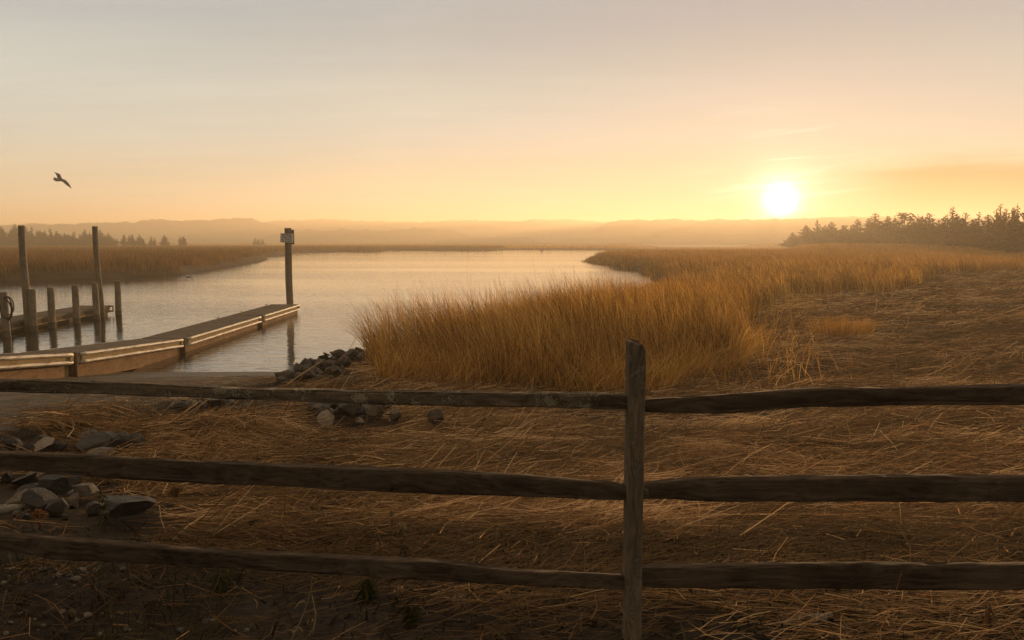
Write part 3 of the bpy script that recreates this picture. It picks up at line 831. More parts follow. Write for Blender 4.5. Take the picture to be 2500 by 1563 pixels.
def stone_mat(name, ca, cb):
    m, t, out = material(name)
    oc = coord(t); rnd = t.new("ShaderNodeObjectInfo").outputs['Random']
    v = t.vmath('ADD', oc, t.vmath('SCALE', (3.1, 1.3, 2.2), t.math('MULTIPLY', rnd, 20.0)))
    n = t.noise(v, 3.5, 7, 0.65); sp = t.noise(v, 22, 3, 0.6)
    c = t.ramp(t.math('ADD', t.math('MULTIPLY', n, 0.6), t.math('MULTIPLY', sp, 0.4)), [(0.36, ca), (0.66, cb)])
    c = t.mix(1.0, c, t.ramp(rnd, [(0, (0.6, 0.6, 0.62)), (1, (1.25, 1.15, 1.02))]), 'MULTIPLY')
    pbsdf(t, out, c, 0.72, 0.35, t.bump(n, 0.7, 0.05)); return m
m_rock = stone_mat("riprap_stone", (0.034, 0.027, 0.021), (0.125, 0.10, 0.076))
m_darkrock = stone_mat("dark_stone", (0.014, 0.012, 0.010), (0.046, 0.038, 0.031))
m_palerock = stone_mat("pale_stone", (0.11, 0.090, 0.068), (0.25, 0.21, 0.16))
RK = {}
for mk, mm in (("rock", m_rock), ("dark", m_darkrock), ("pale", m_palerock)):
    RK[mk] = [rock_mesh("rock", 100 + i, 15 + i % 5, (0.9, 0.75, 0.6, 0.95)[i % 4]) for i in range(8)]
    for q in RK[mk]: q.materials.append(mm)
SLAB = [rock_mesh("slab", 150 + i, 12, 0.30) for i in range(3)]
for q in SLAB: q.materials.append(m_palerock)
DSLAB = [q.copy() for q in SLAB]
for q in DSLAB: q.materials.clear(); q.materials.append(m_darkrock)

ROCKS = []
def place_rock(me, loc, size, label, group=None, rot=None, r=random, name="rock"):
    ROCKS.append((loc[0], loc[1], size))
    o = bpy.data.objects.new(name, me); COL.objects.link(o)
    s = size / 0.95
    o.location = loc; o.scale = (s * r.uniform(.9, 1.15), s * r.uniform(.8, 1.0), s * r.uniform(.75, 1.0)) if rot is None else (s, s * .9, s)
    o.rotation_euler = rot if rot is not None else (r.uniform(-.6, .6), r.uniform(-.6, .6), r.uniform(0, 6.28))
    return tag(o, label, "rock", group)

rr = random.Random(5)
# heap at the ramp's waterside corner
heap = []
tries = 0
while len(heap) < 170 and tries < 9000:
    tries += 1
    y = rr.uniform(14.6, 21.4); xe = np.interp(y, [14, 19, 20, 21.5], [-4.5, -4.35, -3.9, -3.2])
    x = xe + abs(rr.gauss(0, 0.62)) + 0.02 - 0.10 * (y < 19)
    if x > -2.0: continue
    s = rr.choice((0.13, 0.16, 0.18, 0.21, 0.24, 0.27)) * rr.uniform(.9, 1.1)
    lay = 0.0
    for (hx_, hy_, hs_, hz_) in heap:
        dd = math.hypot(hx_ - x, hy_ - y)
        if dd < (hs_ + s) * 0.42: lay = max(lay, hz_ + 0.55 * min(s, hs_))
    if lay > 0.20 * (0.4 + 0.6 * min(1, (x - xe) / .5)): continue
    heap.append((x, y, s, lay))
for i, (x, y, s, lay) in enumerate(heap):
    place_rock(RK["rock"][rr.randrange(8)], (x, y, H1(x, y) + s * 0.22 + lay), s, "angular grey rock in the riprap heap between boat ramp and tall grass", "riprap rocks heaped at the water's corner of the ramp", None, rr)
# rocks showing through the wrack
def px_rock(kind, u, v, wpx, label, group=None, sink=-0.12, rot=None, seed=0):
    r = random.Random(seed * 31 + 7); g = ground_at(u, v)
    dist = g.y; s = wpx * dist / FPX
    me = (SLAB if kind == "slab" else DSLAB if kind == "dslab" else RK[kind])[seed % (3 if "slab" in kind else 8)]
    return place_rock(me, (g.x, g.y, g.z + s * (0.30 - sink) * (0.5 if "slab" in kind else 1)), s, label, group, rot, r)
S7 = lambda u, v: (660 + u * .1902, 860 + v * .1902)
mid = [("pale", 720, 770, 150, "pale rock at the left end of the small rock patch under the top rail"), ("rock", 840, 770, 130, None), ("pale", 1020, 770, 150, None), ("rock", 700, 850, 140, None),
       ("rock", 1010, 960, 270, "largest domed rock in the patch under the lichened top rail"), ("pale", 1200, 830, 70, None), ("rock", 1245, 770, 150, None), ("rock", 1400, 760, 150, None),
       ("slab", 735, 920, 170, "flat pale stone leaning at the front of the small rock patch"), ("rock", 1260, 890, 200, None), ("pale", 1150, 960, 80, None),
       ("rock", 2125, 985, 200, "lone rock half sunk in straw right of the small rock patch"), ("rock", 1600, 930, 140, "rock nearly buried in straw between the rock patch and the lone rock"),
       ("rock", 1480, 770, 110, None), ("rock", 600, 760, 110, None), ("pale", 520, 740, 90, None), ("rock", 930, 790, 120, None), ("rock", 1110, 790, 110, None), ("rock", 640, 800, 100, None), ("rock", 880, 850, 110, None), ("dark", 960, 860, 120, None), ("rock", 1330, 830, 130, None), ("pale", 800, 830, 80, None), ("rock", 1100, 880, 100, None), ("dark", 1390, 840, 100, None), ("pale", 1290, 760, 80, None), ("rock", 1180, 920, 90, None), ("rock", 560, 800, 80, None)]
for i, (k, u, v, w_, lab) in enumerate(mid):
    px_rock(k, *S7(u, v), w_ * .1902 * 1.4, lab or "grey rock in the small patch of stones under the lichened top rail", None if lab else "stones in the patch under the top rail", -.30, seed=i)
for i in range(15):
    u = 430 + i * 14 + rr.uniform(-6, 6); v = 1003 + rr.uniform(-12, 8)
    px_rock("rock" if i % 3 else "pale", u, v, rr.uniform(18, 34), "small stone along the right edge of the boat ramp below the top rail", "small stones along the ramp edge", seed=40 + i)
S6 = lambda u, v: (u * .1736, 1040 + v * .1736)
left = [("dark", 1690, 370, 300, "tall dark rock standing upright just above the middle rail", .02), ("dark", 1930, 330, 220, "dark wedge rock leaning against the upright rock above the middle rail", .05),
        ("pale", 1270, 215, 210, "pinkish pale rock behind a flat dark slab above the middle rail", .1), ("dslab", 1350, 330, 460, "wide flat dark slab above the middle rail beside the upright rock", .0),
        ("slab", 1480, 425, 270, "pale rounded slab peeking just over the middle rail", .0), ("dark", 200, 330, 230, "low dark rock above the middle rail nearest the picture's left edge", .1),
        ("dark", 640, 290, 190, "dark rock beside rusty leaves above the middle rail", .1), ("dark", 830, 360, 200, "rounded dark rock above the middle rail left of the flat slab", .1), ("slab", 560, 340, 260, "thin grey stone lying just over the middle rail at left", .0),
        ("dark", 110, 800, 170, "small rounded grey rock right under the middle rail at the left edge", .1), ("dark", 340, 860, 270, "smooth domed rock under the middle rail with a straw across it", .1),
        ("dark", 720, 960, 360, "broad dark rock in shade under the middle rail", .1), ("dslab", 400, 960, 280, "thin dark slab with a pale bent edge above the tilted pale slab", .0),
        ("slab", 300, 1130, 260, "pale oval slab tilted on edge among the dark rocks", -.1), ("dark", 600, 1150, 360, "flat-topped dark rock right of the tilted pale slab", .12),
        ("rock", 1230, 1090, 370, "large round rock with a pale chipped shoulder left of the green weed", .0), ("dark", 830, 1270, 300, "dark rounded rock above the lowest rail, below the flat-topped rock", .1),
        ("rock", 1010, 1160, 190, "knobbly brown rock squeezed between two larger rocks", .0), ("dark", 1850, 1370, 560, "biggest blocky dark rock right of the green weed", -.02),
        ("dark", 1330, 1270, 230, "dark rock behind the stem of the green weed", .1), ("slab", 500, 730, 260, "broken pale splinter of stone right under the middle rail", .0), ("dark", 1000, 900, 260, "shaded rock under the middle rail between broad rock and round rock", .1)]
for i, (k, u, v, w_, lab, sk) in enumerate(left):
    rot = (0.9, -0.55, 0.4) if "tilted on edge" in lab else (0.15, -0.1, 0.3) if "slab" in k else None
    px_rock(k, *S6(u, v), w_ * .1736 * 1.22, lab, None, sk - .06, rot, 60 + i)

for i in range(46):
    u, v = S6(rr.uniform(-40, 1900), rr.choice((rr.uniform(700, 1400), rr.uniform(240, 420))))
    px_rock(("dark", "dark", "rock", "dslab", "pale")[i % 5], u, v, rr.uniform(10, 26), "small broken stone among the bigger dark rocks on the left", "rubble between the dark rocks on the left", .05, seed=120 + i)

# pebbles and shells on the bare earth
m_peb = stone_mat("pebble_stone", (0.10, 0.088, 0.072), (0.27, 0.24, 0.20))
PB = [rock_mesh("pebble", 200 + i, 4, 0.6) for i in range(4)]
for q in PB: q.materials.append(m_peb)
for i in range(66):
    if i < 40: u, v = rr.gauss(150, 75), rr.gauss(1412, 17)
    elif i < 58: u, v = rr.uniform(10, 340), rr.uniform(1500, 1560)
    else: u, v = rr.uniform(430, 740), rr.uniform(1520, 1560)
    if u < 0: continue
    g = ground_at(u, v)
    place_rock(PB[i % 4], (g.x, g.y, g.z + 0.008), rr.uniform(0.010, 0.026) * rr.choice((.7, 1, 1.2)), "small pale pebble on the bare dark earth below the lowest rail", "pale pebbles below the fence", (rr.uniform(-.3, .3), rr.uniform(-.3, .3), rr.uniform(0, 6)), rr, "pebble")

# driftwood
m_drift = wood_mat("driftwood", (0.12, 0.105, 0.085), (0.26, 0.23, 0.185), 0, grain=40)
def stick(label, pts_px, radii, lift=0.02, n=9):
    P = [ground_at(u, v) + Vector((0, 0, lift)) for u, v in pts_px]
    o0 = P[0].copy(); pts = []; rs = []
    for i in range(len(P) - 1):
        for k in range(6):
            f = k / 6; pts.append(P[i].lerp(P[i + 1], f) - o0 + Vector((0, 0, 0.004 * math.sin(i * 6 + k * 2.0)))); rs.append(radii[i] * (1 - f) + radii[i + 1] * f)
    pts.append(P[-1] - o0); rs.append(radii[-1])
    rs = [q * (1 + 0.15 * math.sin(i * 1.7)) for i, q in enumerate(rs)]
    o = MB().tube(pts, rs, n).build("driftwood", m_drift, None, True); o.location = o0
    return tag(o, label, "driftwood")
stick("split grey driftwood board lying among the rocks at left above the lowest rail", [(-30, 1262), (20, 1254), (76, 1245)], [.035, .034, .012])
stick("thin grey driftwood stick behind the split driftwood board", [(-10, 1243), (12, 1249), (26, 1254)], [.012, .012, .008])
stick("pale crooked driftwood branch below the right-hand lowest rail", [(1898, 1537), (1938, 1532), (1975, 1520), (2000, 1524), (2028, 1516)], [.006, .011, .010, .020, .012])
stick("short bleached stick on the straw between the right-hand lower rails at the picture's edge", [(2474, 1263), (2490, 1267), (2520, 1268)], [.010, .013, .013])

# ------------------------------------------------------------------ weeds
def ribbon(vs_, fs, tn, pts, w_, side, tone):
    b = len(vs_)
    m_ = len(pts)
    for i, p in enumerate(pts):
        f = i / (m_ - 1); ww = w_ * (math.sin(math.pi * min(1, 0.12 + f * 0.88)) ** 0.8 if m_ > 2 else 1) + 0.0006
        vs_.append(tuple(p - side * ww / 2)); vs_.append(tuple(p + side * ww / 2)); tn += [tone, tone]
    for i in range(m_ - 1): fs.append((b + 2 * i, b + 2 * i + 1, b + 2 * i + 3, b + 2 * i + 2))

m_leafgreen = leaf_mat("weed_leaves", [(0, (0.010, 0.015, 0.004)), (0.6, (0.025, 0.034, 0.008)), (1, (0.055, 0.048, 0.014))], 0.4, gloss=0.0)
m_leafrust = leaf_mat("rusty_leaves", [(0, (0.045, 0.018, 0.008)), (0.6, (0.13, 0.050, 0.018)), (1, (0.22, 0.10, 0.03))], 0.4)
m_seed = leaf_mat("seed_fluff", [(0, (0.06, 0.045, 0.025)), (0.6, (0.14, 0.105, 0.06)), (1, (0.25, 0.20, 0.12))], 0.45)
m_stem = simple_mat("weed_stem", (0.05, 0.024, 0.012), (0.11, 0.055, 0.026), 20)
m_drystem = simple_mat("dry_stem", (0.20, 0.13, 0.06), (0.34, 0.24, 0.12), 20)

def flecks(c, rad, n, size, r, tone=(0, 1)):
    vs_, fs, tn = [], [], []
    for i in range(n):
        d_ = Vector((r.gauss(0, 1), r.gauss(0, 1), r.gauss(0, 1))).normalized() * r.random() ** 0.5
        p = Vector(c) + Vector((d_.x * rad[0], d_.y * rad[1], d_.z * rad[2]))
        a = Vector((r.gauss(0, 1), r.gauss(0, 1), r.gauss(0, 1))).normalized() * size * r.uniform(.6, 1.3)
        s_ = a.cross(Vector((r.gauss(0, 1), r.gauss(0, 1), r.gauss(0, 1)))).normalized() * size * 0.35
        t_ = r.uniform(*tone); b = len(vs_)
        vs_ += [tuple(p - a), tuple(p + s_), tuple(p + a), tuple(p - s_)]; tn += [t_] * 4; fs.append((b, b + 1, b + 2, b + 3))
    return vs_, fs, tn

def weed(base_px, top_px, label, stem_mat, leafm, nleaf, llen, lwid, head=None, heads=1, name="weed", branch=0, headm=None, seed=0, lrange=(0.1, 0.9), gdroop=0.5, cat="weed"):
    r = random.Random(seed); g = ground_at(*base_px); q = at_y(top_px[0], top_px[1], g.y + r.uniform(-.03, .03)); T = Vector(q) - g
    root = empty(name, g, label, cat)
    pts = [Vector((0, 0, -0.02))] + [T * f + Vector((math.sin(f * 3) * 0.012, 0.01 * math.sin(f * 5), 0.0)) for f in np.linspace(0.1, 1, 8)]
    k = MB().tube(pts, [0.0035 - 0.0020 * i / 8 for i in range(9)], 6)
    tips = [pts[-1]]
    for b in range(branch):
        f = r.uniform(.35, .8); p0 = T * f; dirv = Vector((r.uniform(-1, 1), r.uniform(-1, 1), 1.0)).normalized() * T.length * (1 - f) * r.uniform(.7, 1.0)
        k.tube([p0, p0 + dirv * .5 + Vector((0, 0, .01)), p0 + dirv], [.0022, .0018, .0012], 5); tips.append(p0 + dirv)
    k.build("stem", stem_mat, root, True)
    if nleaf:
        vs_, fs, tn = [], [], []
        for i in range(nleaf):
            f = r.uniform(*lrange); p = T * f; a = r.uniform(0, 6.28); L = llen * r.uniform(.6, 1.2) * (1.15 - 0.5 * f)
            o_ = Vector((math.cos(a), math.sin(a), 0)); side = Vector((-math.sin(a), math.cos(a), r.uniform(-.4, .4))).normalized()
            ribbon(vs_, fs, tn, [p + o_ * L * s + Vector((0, 0, L * (0.55 * s - gdroop * 1.6 * s * s))) for s in (0, .25, .5, .75, 1)], lwid * r.uniform(.7, 1.2), side, r.random())
        link("leaves", mesh_np("leaves", vs_, fs, tn), leafm, root)
    if head:
        for tp in tips:
            vs_, fs, tn = flecks(tp + Vector((0, 0, -head[2] * .3)), head, int(170), 0.0055, r)
            link("seed_head", mesh_np("seed_head", vs_, fs, tn), headm or m_seed, root)
    return root

weed((255, 1300), (248, 1186), "green leafy weed with narrow leaves beside the biggest dark rock", m_stem, m_leafgreen, 44, 0.075, 0.011, seed=1)
weed((432, 1235), (428, 1190), "low russet bush on the straw right of the biggest dark rock", m_stem, m_leafrust, 160, 0.030, 0.007, head=(.035, .03, .02), branch=9, headm=m_leafrust, seed=2)
weed((96, 1292), (92, 1248), "rusty dried weed in front of the split driftwood board", m_stem, m_leafrust, 40, 0.025, 0.008, head=(.025, .02, .03), branch=5, headm=m_leafrust, seed=3)
weed((934, 1372), (893, 1226), "goldenrod with a long drooping brown plume, leftmost and tallest of its cluster", m_stem, m_leafrust, 14, 0.07, 0.009, head=(.018, .018, .055), seed=4)
weed((942, 1370), (957, 1248), "goldenrod with a round brown head standing second in its cluster", m_stem, m_leafrust, 10, 0.06, 0.009, head=(.020, .02, .024), seed=5)
weed((988, 1376), (982, 1282), "bushy goldenrod with several dark heads in the middle of its cluster", m_stem, m_leafgreen, 20, 0.05, 0.010, head=(.022, .02, .034), branch=3, seed=6)
weed((1000, 1372), (1056, 1308), "goldenrod bent to the right with a rusty head", m_stem, m_leafrust, 8, 0.05, 0.008, head=(.030, .02, .022), headm=m_leafrust, seed=7)
weed((972, 1490), (974, 1436), "fluffy pale seed head on a short stem below the lowest rail", m_stem, m_leafgreen, 10, 0.05, 0.012, head=(.026, .024, .028), seed=8)
weed((1122, 1500), (1120, 1456), "wide fluffy brown seed head right of the pale seed head below the lowest rail", m_stem, m_leafrust, 8, 0.04, 0.010, head=(.034, .03, .026), seed=9)
weed((540, 1450), (536, 1392), "dark green weed hanging long leaves just below the lowest rail", m_stem, m_leafgreen, 30, 0.075, 0.013, seed=10, gdroop=.9)
weed((900, 1470), (890, 1410), "broad clump of green leaves touching the underside of the lowest rail", m_stem, m_leafgreen, 34, 0.085, 0.014, seed=11, gdroop=.9)
weed((1010, 1530), (1004, 1480), "low mat of small green leaves under the two fluffy seed heads", m_stem, m_leafgreen, 90, 0.055, 0.014, branch=8, seed=12)
weed((612, 1308), (620, 1268), "small yellow-green sprig on the straw between middle and lowest rails", m_stem, m_leafgreen, 20, 0.05, 0.010, seed=13)
weed((705, 1575), (766, 1412), "tall pale dry stem leaning right below the lowest rail", m_drystem, m_seed, 4, 0.06, 0.006, head=(.008, .008, .012), seed=14)
weed((762, 1560), (762, 1450), "thin upright dry stem beside the tall leaning stem", m_drystem, m_seed, 3, 0.05, 0.005, seed=15)
weed((2405, 1545), (2412, 1470), "curled dead brown weed in the bottom right corner", m_stem, m_leafrust, 26, 0.06, 0.016, branch=4, seed=16, gdroop=.8)
weed((232, 1480), (215, 1395), "dead dark stems of a withered weed below the lowest rail at left", m_stem, m_leafrust, 8, 0.05, 0.008, branch=6, seed=17)
weed((1545, 1590), (1510, 1470), "thin dry stem leaning left against the foot of the post", m_drystem, m_seed, 3, 0.05, 0.005, seed=18)
# ------------------------------------------------------------------ trees
m_bark = simple_mat("tree_bark", (0.040, 0.030, 0.022), (0.085, 0.065, 0.048), 3, (1, 1, .3))
m_cedar = leaf_mat("cedar_foliage", [(0, (0.016, 0.020, 0.008)), (0.5, (0.036, 0.038, 0.015)), (1, (0.070, 0.060, 0.024))], 0.12, gloss=0.0)
m_decid = leaf_mat("brown_foliage", [(0, (0.030, 0.022, 0.010)), (0.5, (0.060, 0.044, 0.018)), (1, (0.11, 0.075, 0.030))], 0.15, gloss=0.0)

def tree_meshes(kind, seed):
    """unit-height tree: trunk mesh, crown mesh of small leaf sprays"""
    r = random.Random(seed); k = MB(); pos, nrm, sz = [], [], []
    def leader(x, y, h, R, z0=0.04, n=70, up=0.5):
        k.tube([(x * .3, y * .3, -0.03), (x * .7, y * .7, h * .3), (x, y, h * .7), (x, y, h * .97)], [.026, .020, .012, .003], 7)
        for i in range(n):
            f = (i + r.random()) / n; z = z0 + (h - z0) * f
            prof = (1 - f) ** 0.75 * (0.55 + 0.45 * min(1, f / 0.12)); L = R * prof * r.choice((.55, .75, .9, 1.0, 1.18)) + 0.012
            a = r.uniform(0, 6.283); sl = r.uniform(.1, .9) * up
            p0 = Vector((x, y, z)); dv = Vector((math.cos(a), math.sin(a), sl)).normalized()
            if i % 3 == 0: k.tube([p0, p0 + dv * L * .5, p0 + dv * L * .85 + Vector((0, 0, .01))], [.006, .004, .002], 4, False)
            m_ = max(4, int(L / 0.010))
            for j in range(m_):
                s = (j + r.random()) / m_
                spread = 0.022 * (1.1 - s)
                pos.append(p0 + dv * L * s + Vector((r.gauss(0, spread), r.gauss(0, spread), r.gauss(0, spread) + 0.02 * s)))
                nrm.append(dv + Vector((r.gauss(0, .5), r.gauss(0, .5), r.gauss(.35, .5)))); sz.append(r.uniform(.026, .050) * (1.15 - .75 * f))
    if kind == 'spire': leader(0, 0, 1, .20, n=90); leader(.05, .02, .72, .15, n=40); leader(-.06, -.02, .6, .14, n=30)
    elif kind == 'cone': leader(0, 0, 1, .33, n=120, up=.4); leader(.11, .03, .7, .2, n=46); leader(-.12, -.05, .64, .2, n=46)
    elif kind == 'broad':
        for q in range(7):
            a = q * 0.9 + r.uniform(-.3, .3); d_ = 0 if q == 0 else r.uniform(.12, .36)
            leader(math.cos(a) * d_, math.sin(a) * d_, 1.0 if q == 0 else r.uniform(.60, .90) - d_ * .25, .22 if q == 0 else .2, n=62, up=.75)
    elif kind == 'spread':
        for q in range(5):
            a = r.uniform(0, 6.28); d_ = r.uniform(.0, .28); h = r.uniform(.78, 1.0)
            leader(math.cos(a) * d_, math.sin(a) * d_, h, .24, n=56, up=1.0)
    elif kind == 'round':
        k.tube([(0, 0, -.03), (0.01, 0, .2), (0, .01, .42)], [.035, .028, .02], 8)
        for q in range(46):
            d_ = Vector((r.gauss(0, 1), r.gauss(0, 1), r.gauss(0, .8))).normalized(); rad = r.uniform(.5, 1.02) * (0.72 + .5 * abs(math.sin(3 * math.atan2(d_.y, d_.x) + seed)) * (.6 + .5 * d_.z))
            c = Vector((d_.x * .42 * rad, d_.y * .42 * rad, .56 + d_.z * .38 * rad))
            k.tube([(0, 0, r.uniform(.15, .4)), c * .6 + Vector((0, 0, .12)), c], [.010, .006, .002], 4, False)
            for j in range(46):
                pos.append(c + Vector((r.gauss(0, .065), r.gauss(0, .065), r.gauss(0, .05)))); nrm.append(Vector((r.gauss(0, 1), r.gauss(0, 1), r.gauss(0, 1)))); sz.append(r.uniform(.022, .042))
    V, F, T = [], [], []
    for p, nv, s in zip(pos, nrm, sz):
        a = nv.normalized() * s * 1.25; b_ = a.cross(Vector((r.gauss(0, 1), r.gauss(0, 1), r.gauss(0, 1)))).normalized() * s * .55
        i = len(V); V += [tuple(p - a * .6), tuple(p + b_), tuple(p + a), tuple(p - b_)]; F.append((i, i + 1, i + 2, i + 3)); T += [r.random()] * 4
    tm = k.mesh("trunk"); tm.materials.append(m_bark)
    cm = mesh_np("crown", V, F, T); cm.materials.append(m_decid if kind == 'round' else m_cedar)
    return tm, cm
TREES = {k: [tree_meshes(k, s + i) for i in range(n)] for k, s, n in (('spire', 300, 3), ('cone', 310, 3), ('broad', 320, 3), ('spread', 330, 2), ('round', 340, 2))}

def tree(kind, x, y, h, wid, label, group=None, name="cedar_tree", rz=0.0, var=0, sink=0.0):
    tm, cm = TREES[kind][var % len(TREES[kind])]
    t_ = empty(name, (x, y, H1(x, y) - sink), label, "tree", group, rz)
    nat = {'spire': .40, 'cone': .58, 'broad': .92, 'spread': .85, 'round': .96}[kind]
    sc = (wid / nat, wid / nat, h)
    for nm, me in (("trunk", tm), ("crown", cm)):
        o = bpy.data.objects.new(nm, me); COL.objects.link(o); o.parent = t_; o.scale = sc
    return t_

def tree_px(u, vtop, wpx, dist, kind, label, **kw):
    q = at_y(u, vtop, dist); x = q[0]; g = H1(x, dist)
    return tree(kind, x, dist, max(1.0, (q[2] - g) * 1.06), wpx * dist / FPX, label, **kw)

R3 = lambda u, v: (1560 + u * .3886, 400 + v * .3886)
GR = "cedar belt on the right bank"
right = [(968, 438, 75, 'cone', "small rounded cedar at the sunward tip of the tree belt"), (1050, 402, 95, 'cone', "second cedar from the sunward tip, blunt-topped"),
         (1122, 362, 140, 'broad', "three-pronged cedar third from the sunward tip"), (1172, 420, 80, 'round', "low round bush between the three-pronged cedar and the twin-spired cedars"),
         (1213, 376, 90, 'spire', "left one of the twin-spired cedars"), (1272, 373, 115, 'spread', "right one of the twin-spired cedars with a ragged top"), (1325, 428, 90, 'cone', "low cedar filling the gap right of the twin-spired cedars"),
         (1374, 358, 92, 'spire', "slim pointed cedar standing alone above a low gap"), (1442, 356, 90, 'spire', "slim cedar just left of the tall thin spire"), (1486, 326, 105, 'spire', "tall thin spire left of the round-headed tree"),
         (1530, 390, 110, 'cone', "low cedar tucked under the tall thin spire"), (1565, 343, 95, 'spire', "spiky cedar against the left side of the round-headed tree"), (1662, 322, 220, 'round', "round-headed leafy tree in the middle of the cedar belt"),
         (1735, 375, 120, 'cone', "lower cedar on the right shoulder of the round-headed tree"), (1778, 350, 80, 'spire', "narrow cedar right of the round-headed tree"), (1826, 327, 110, 'spire', "pointed cedar with a fine tip left of the big broad cedar"),
         (1885, 365, 120, 'cone', "shorter cedar at the left foot of the big broad cedar"), (1972, 288, 210, 'broad', "big broad cedar with a many-tipped crown"), (2050, 322, 190, 'spread', "cedar with long branches swept to the right beside the big broad cedar"),
         (2110, 385, 130, 'cone', "low cedar right of the swept-branch cedar"), (2196, 338, 130, 'spire', "pointed cedar in the dip between the two biggest crowns"), (2252, 362, 110, 'cone', "small cedar leaning on the last big crown"),
         (2318, 272, 130, 'spread', "tall ragged cedar left half of the last big crown"), (2372, 252, 170, 'spread', "tallest cedar, cut by the picture's right side"), (2440, 262, 190, 'broad', "broad cedar continuing past the picture's right side")]
for i, (u, v, w_, k, lab) in enumerate(right):
    dist = float(np.interp(u, [940, 1200, 1500, 1900, 2200, 2450], [300, 268, 225, 172, 138, 112])) + (i % 3) * 4
    tree_px(*R3(u, v), w_ * .3886 * 1.65, dist, k, lab, group=GR, name="leafy_tree" if k == 'round' else "cedar_tree", rz=i * 1.3, var=i)
for i in range(20):
    u = 990 + i * 74; dist = float(np.interp(u, [940, 1200, 1500, 1900, 2200, 2450], [297, 264, 220, 168, 135, 109]))
    tree_px(*R3(u, np.interp(u, [940, 1500, 2000, 2450], [478, 458, 450, 425]) + (i * 37 % 22)), 230 * .3886, dist, ('cone', 'round', 'broad')[i % 3], "low dense shrub at the dark foot of the right-hand cedar belt", group="shrubs under the right-hand cedar belt", name="shrub", rz=i * .7, var=i)

R1 = lambda u, v: (u * .3225, 500 + v * .3225)
GL = "trees of the far left wood"
left_t = [(-60, 180, 120, 'broad', "dark tree at the left picture edge of the far wood"), (5, 176, 100, 'cone', "blunt dark tree left of the tallest pole in the far left wood"), (62, 172, 110, 'spread', "ragged tree just left of the first tall pole"), (112, 160, 100, 'cone', "highest tree behind the first tall pole"),
          (190, 176, 90, 'cone', "tree showing right of the first tall pole"), (240, 172, 90, 'spire', "pointed tree second right of the first tall pole"), (300, 202, 90, 'cone', "low tree in the dip right of the first tall pole"), (340, 200, 70, 'spire', "small spire beside the many-tipped cedar"),
          (377, 183, 90, 'broad', "many-tipped cedar between the two tall poles"), (428, 208, 80, 'cone', "low bushy tree right of the many-tipped cedar"), (475, 206, 90, 'spread', "wide low cedar in the middle between the two tall poles"),
          (560, 206, 95, 'broad', "flat-topped cedar left of the second tall pole's gap"), (640, 198, 75, 'cone', "cedar just left of the second tall pole"), (678, 206, 60, 'spire', "slim cedar half hidden by the second tall pole"), (758, 200, 80, 'cone', "pointed cedar right of the second tall pole"),
          (800, 216, 90, 'spread', "spreading cedar near the right end of the far left wood"), (835, 240, 50, 'cone', "last low cedar at the right end of the far left wood")]
for i, (u, v, w_, k, lab) in enumerate(left_t):
    tree_px(*R1(u, v), w_ * .3225 * 1.35, 325 + (i % 4) * 6, 'broad' if k == 'spire' and i % 2 else k, lab, group=GL, rz=i * 1.1, var=i + 1)
for i in range(15):
    u = -60 + i * 62
    tree_px(*R1(u, (214, 236, 226)[i % 3] + (14 if u > 420 else 0)), 130 * .3225, 319, ('round', 'cone', 'broad')[i % 3], "low shrub along the foot of the far left wood", group="shrubs under the far left wood", name="shrub", rz=i * .9, var=i)
for i, (u, v, w_, k, lab) in enumerate([(882, 262, 36, 'round', "tiny bush just right of the far left wood"), (968, 216, 100, 'spread', "feathery lone cedar, leftmost of the scattered marsh bushes"), (1055, 230, 100, 'broad', "broad bush beside the feathery lone cedar"),
          (1146, 240, 62, 'broad', "small dense round bush, middle of the scattered marsh bushes"), (1243, 235, 60, 'cone', "small pointed cedar among the scattered marsh bushes"), (1395, 234, 80, 'spread', "dense round bush standing alone left of the sign piling"),
          (1932, 254, 56, 'broad', "left one of two low bushes near the sign piling"), (1976, 257, 48, 'spread', "right one of two low bushes near the sign piling")]):
    tree_px(*R1(u, v), w_ * .3225 * 1.25, 318 if i < 6 else 400, k, lab, group="bushes scattered on the far marsh", name="bush" if "bush" in lab else "cedar_tree", rz=i * 2.1, var=i)

# ------------------------------------------------------------------ marsh grass
m_grass = leaf_mat("marsh_grass_blades", [(0, (0.055, 0.027, 0.009)), (0.35, (0.25, 0.13, 0.035)), (0.7, (0.55, 0.32, 0.095)), (1, (0.72, 0.50, 0.21))], GRASS_TRANS, 0.4, 0.04, (1.2, 1.12, .85))
m_fargrass = leaf_mat("far_marsh_grass", [(0, (0.13, 0.068, 0.020)), (0.5, (0.30, 0.165, 0.050)), (1, (0.48, 0.29, 0.10))], GRASS_TRANS, 0.5, 0.03, (1.2, 1.1, .85))

m_leftgrass = leaf_mat("rusty_marsh_grass", [(0, (0.075, 0.040, 0.014)), (0.5, (0.19, 0.104, 0.036)), (1, (0.34, 0.20, 0.072))], 0.5, 0.5, 0.02)

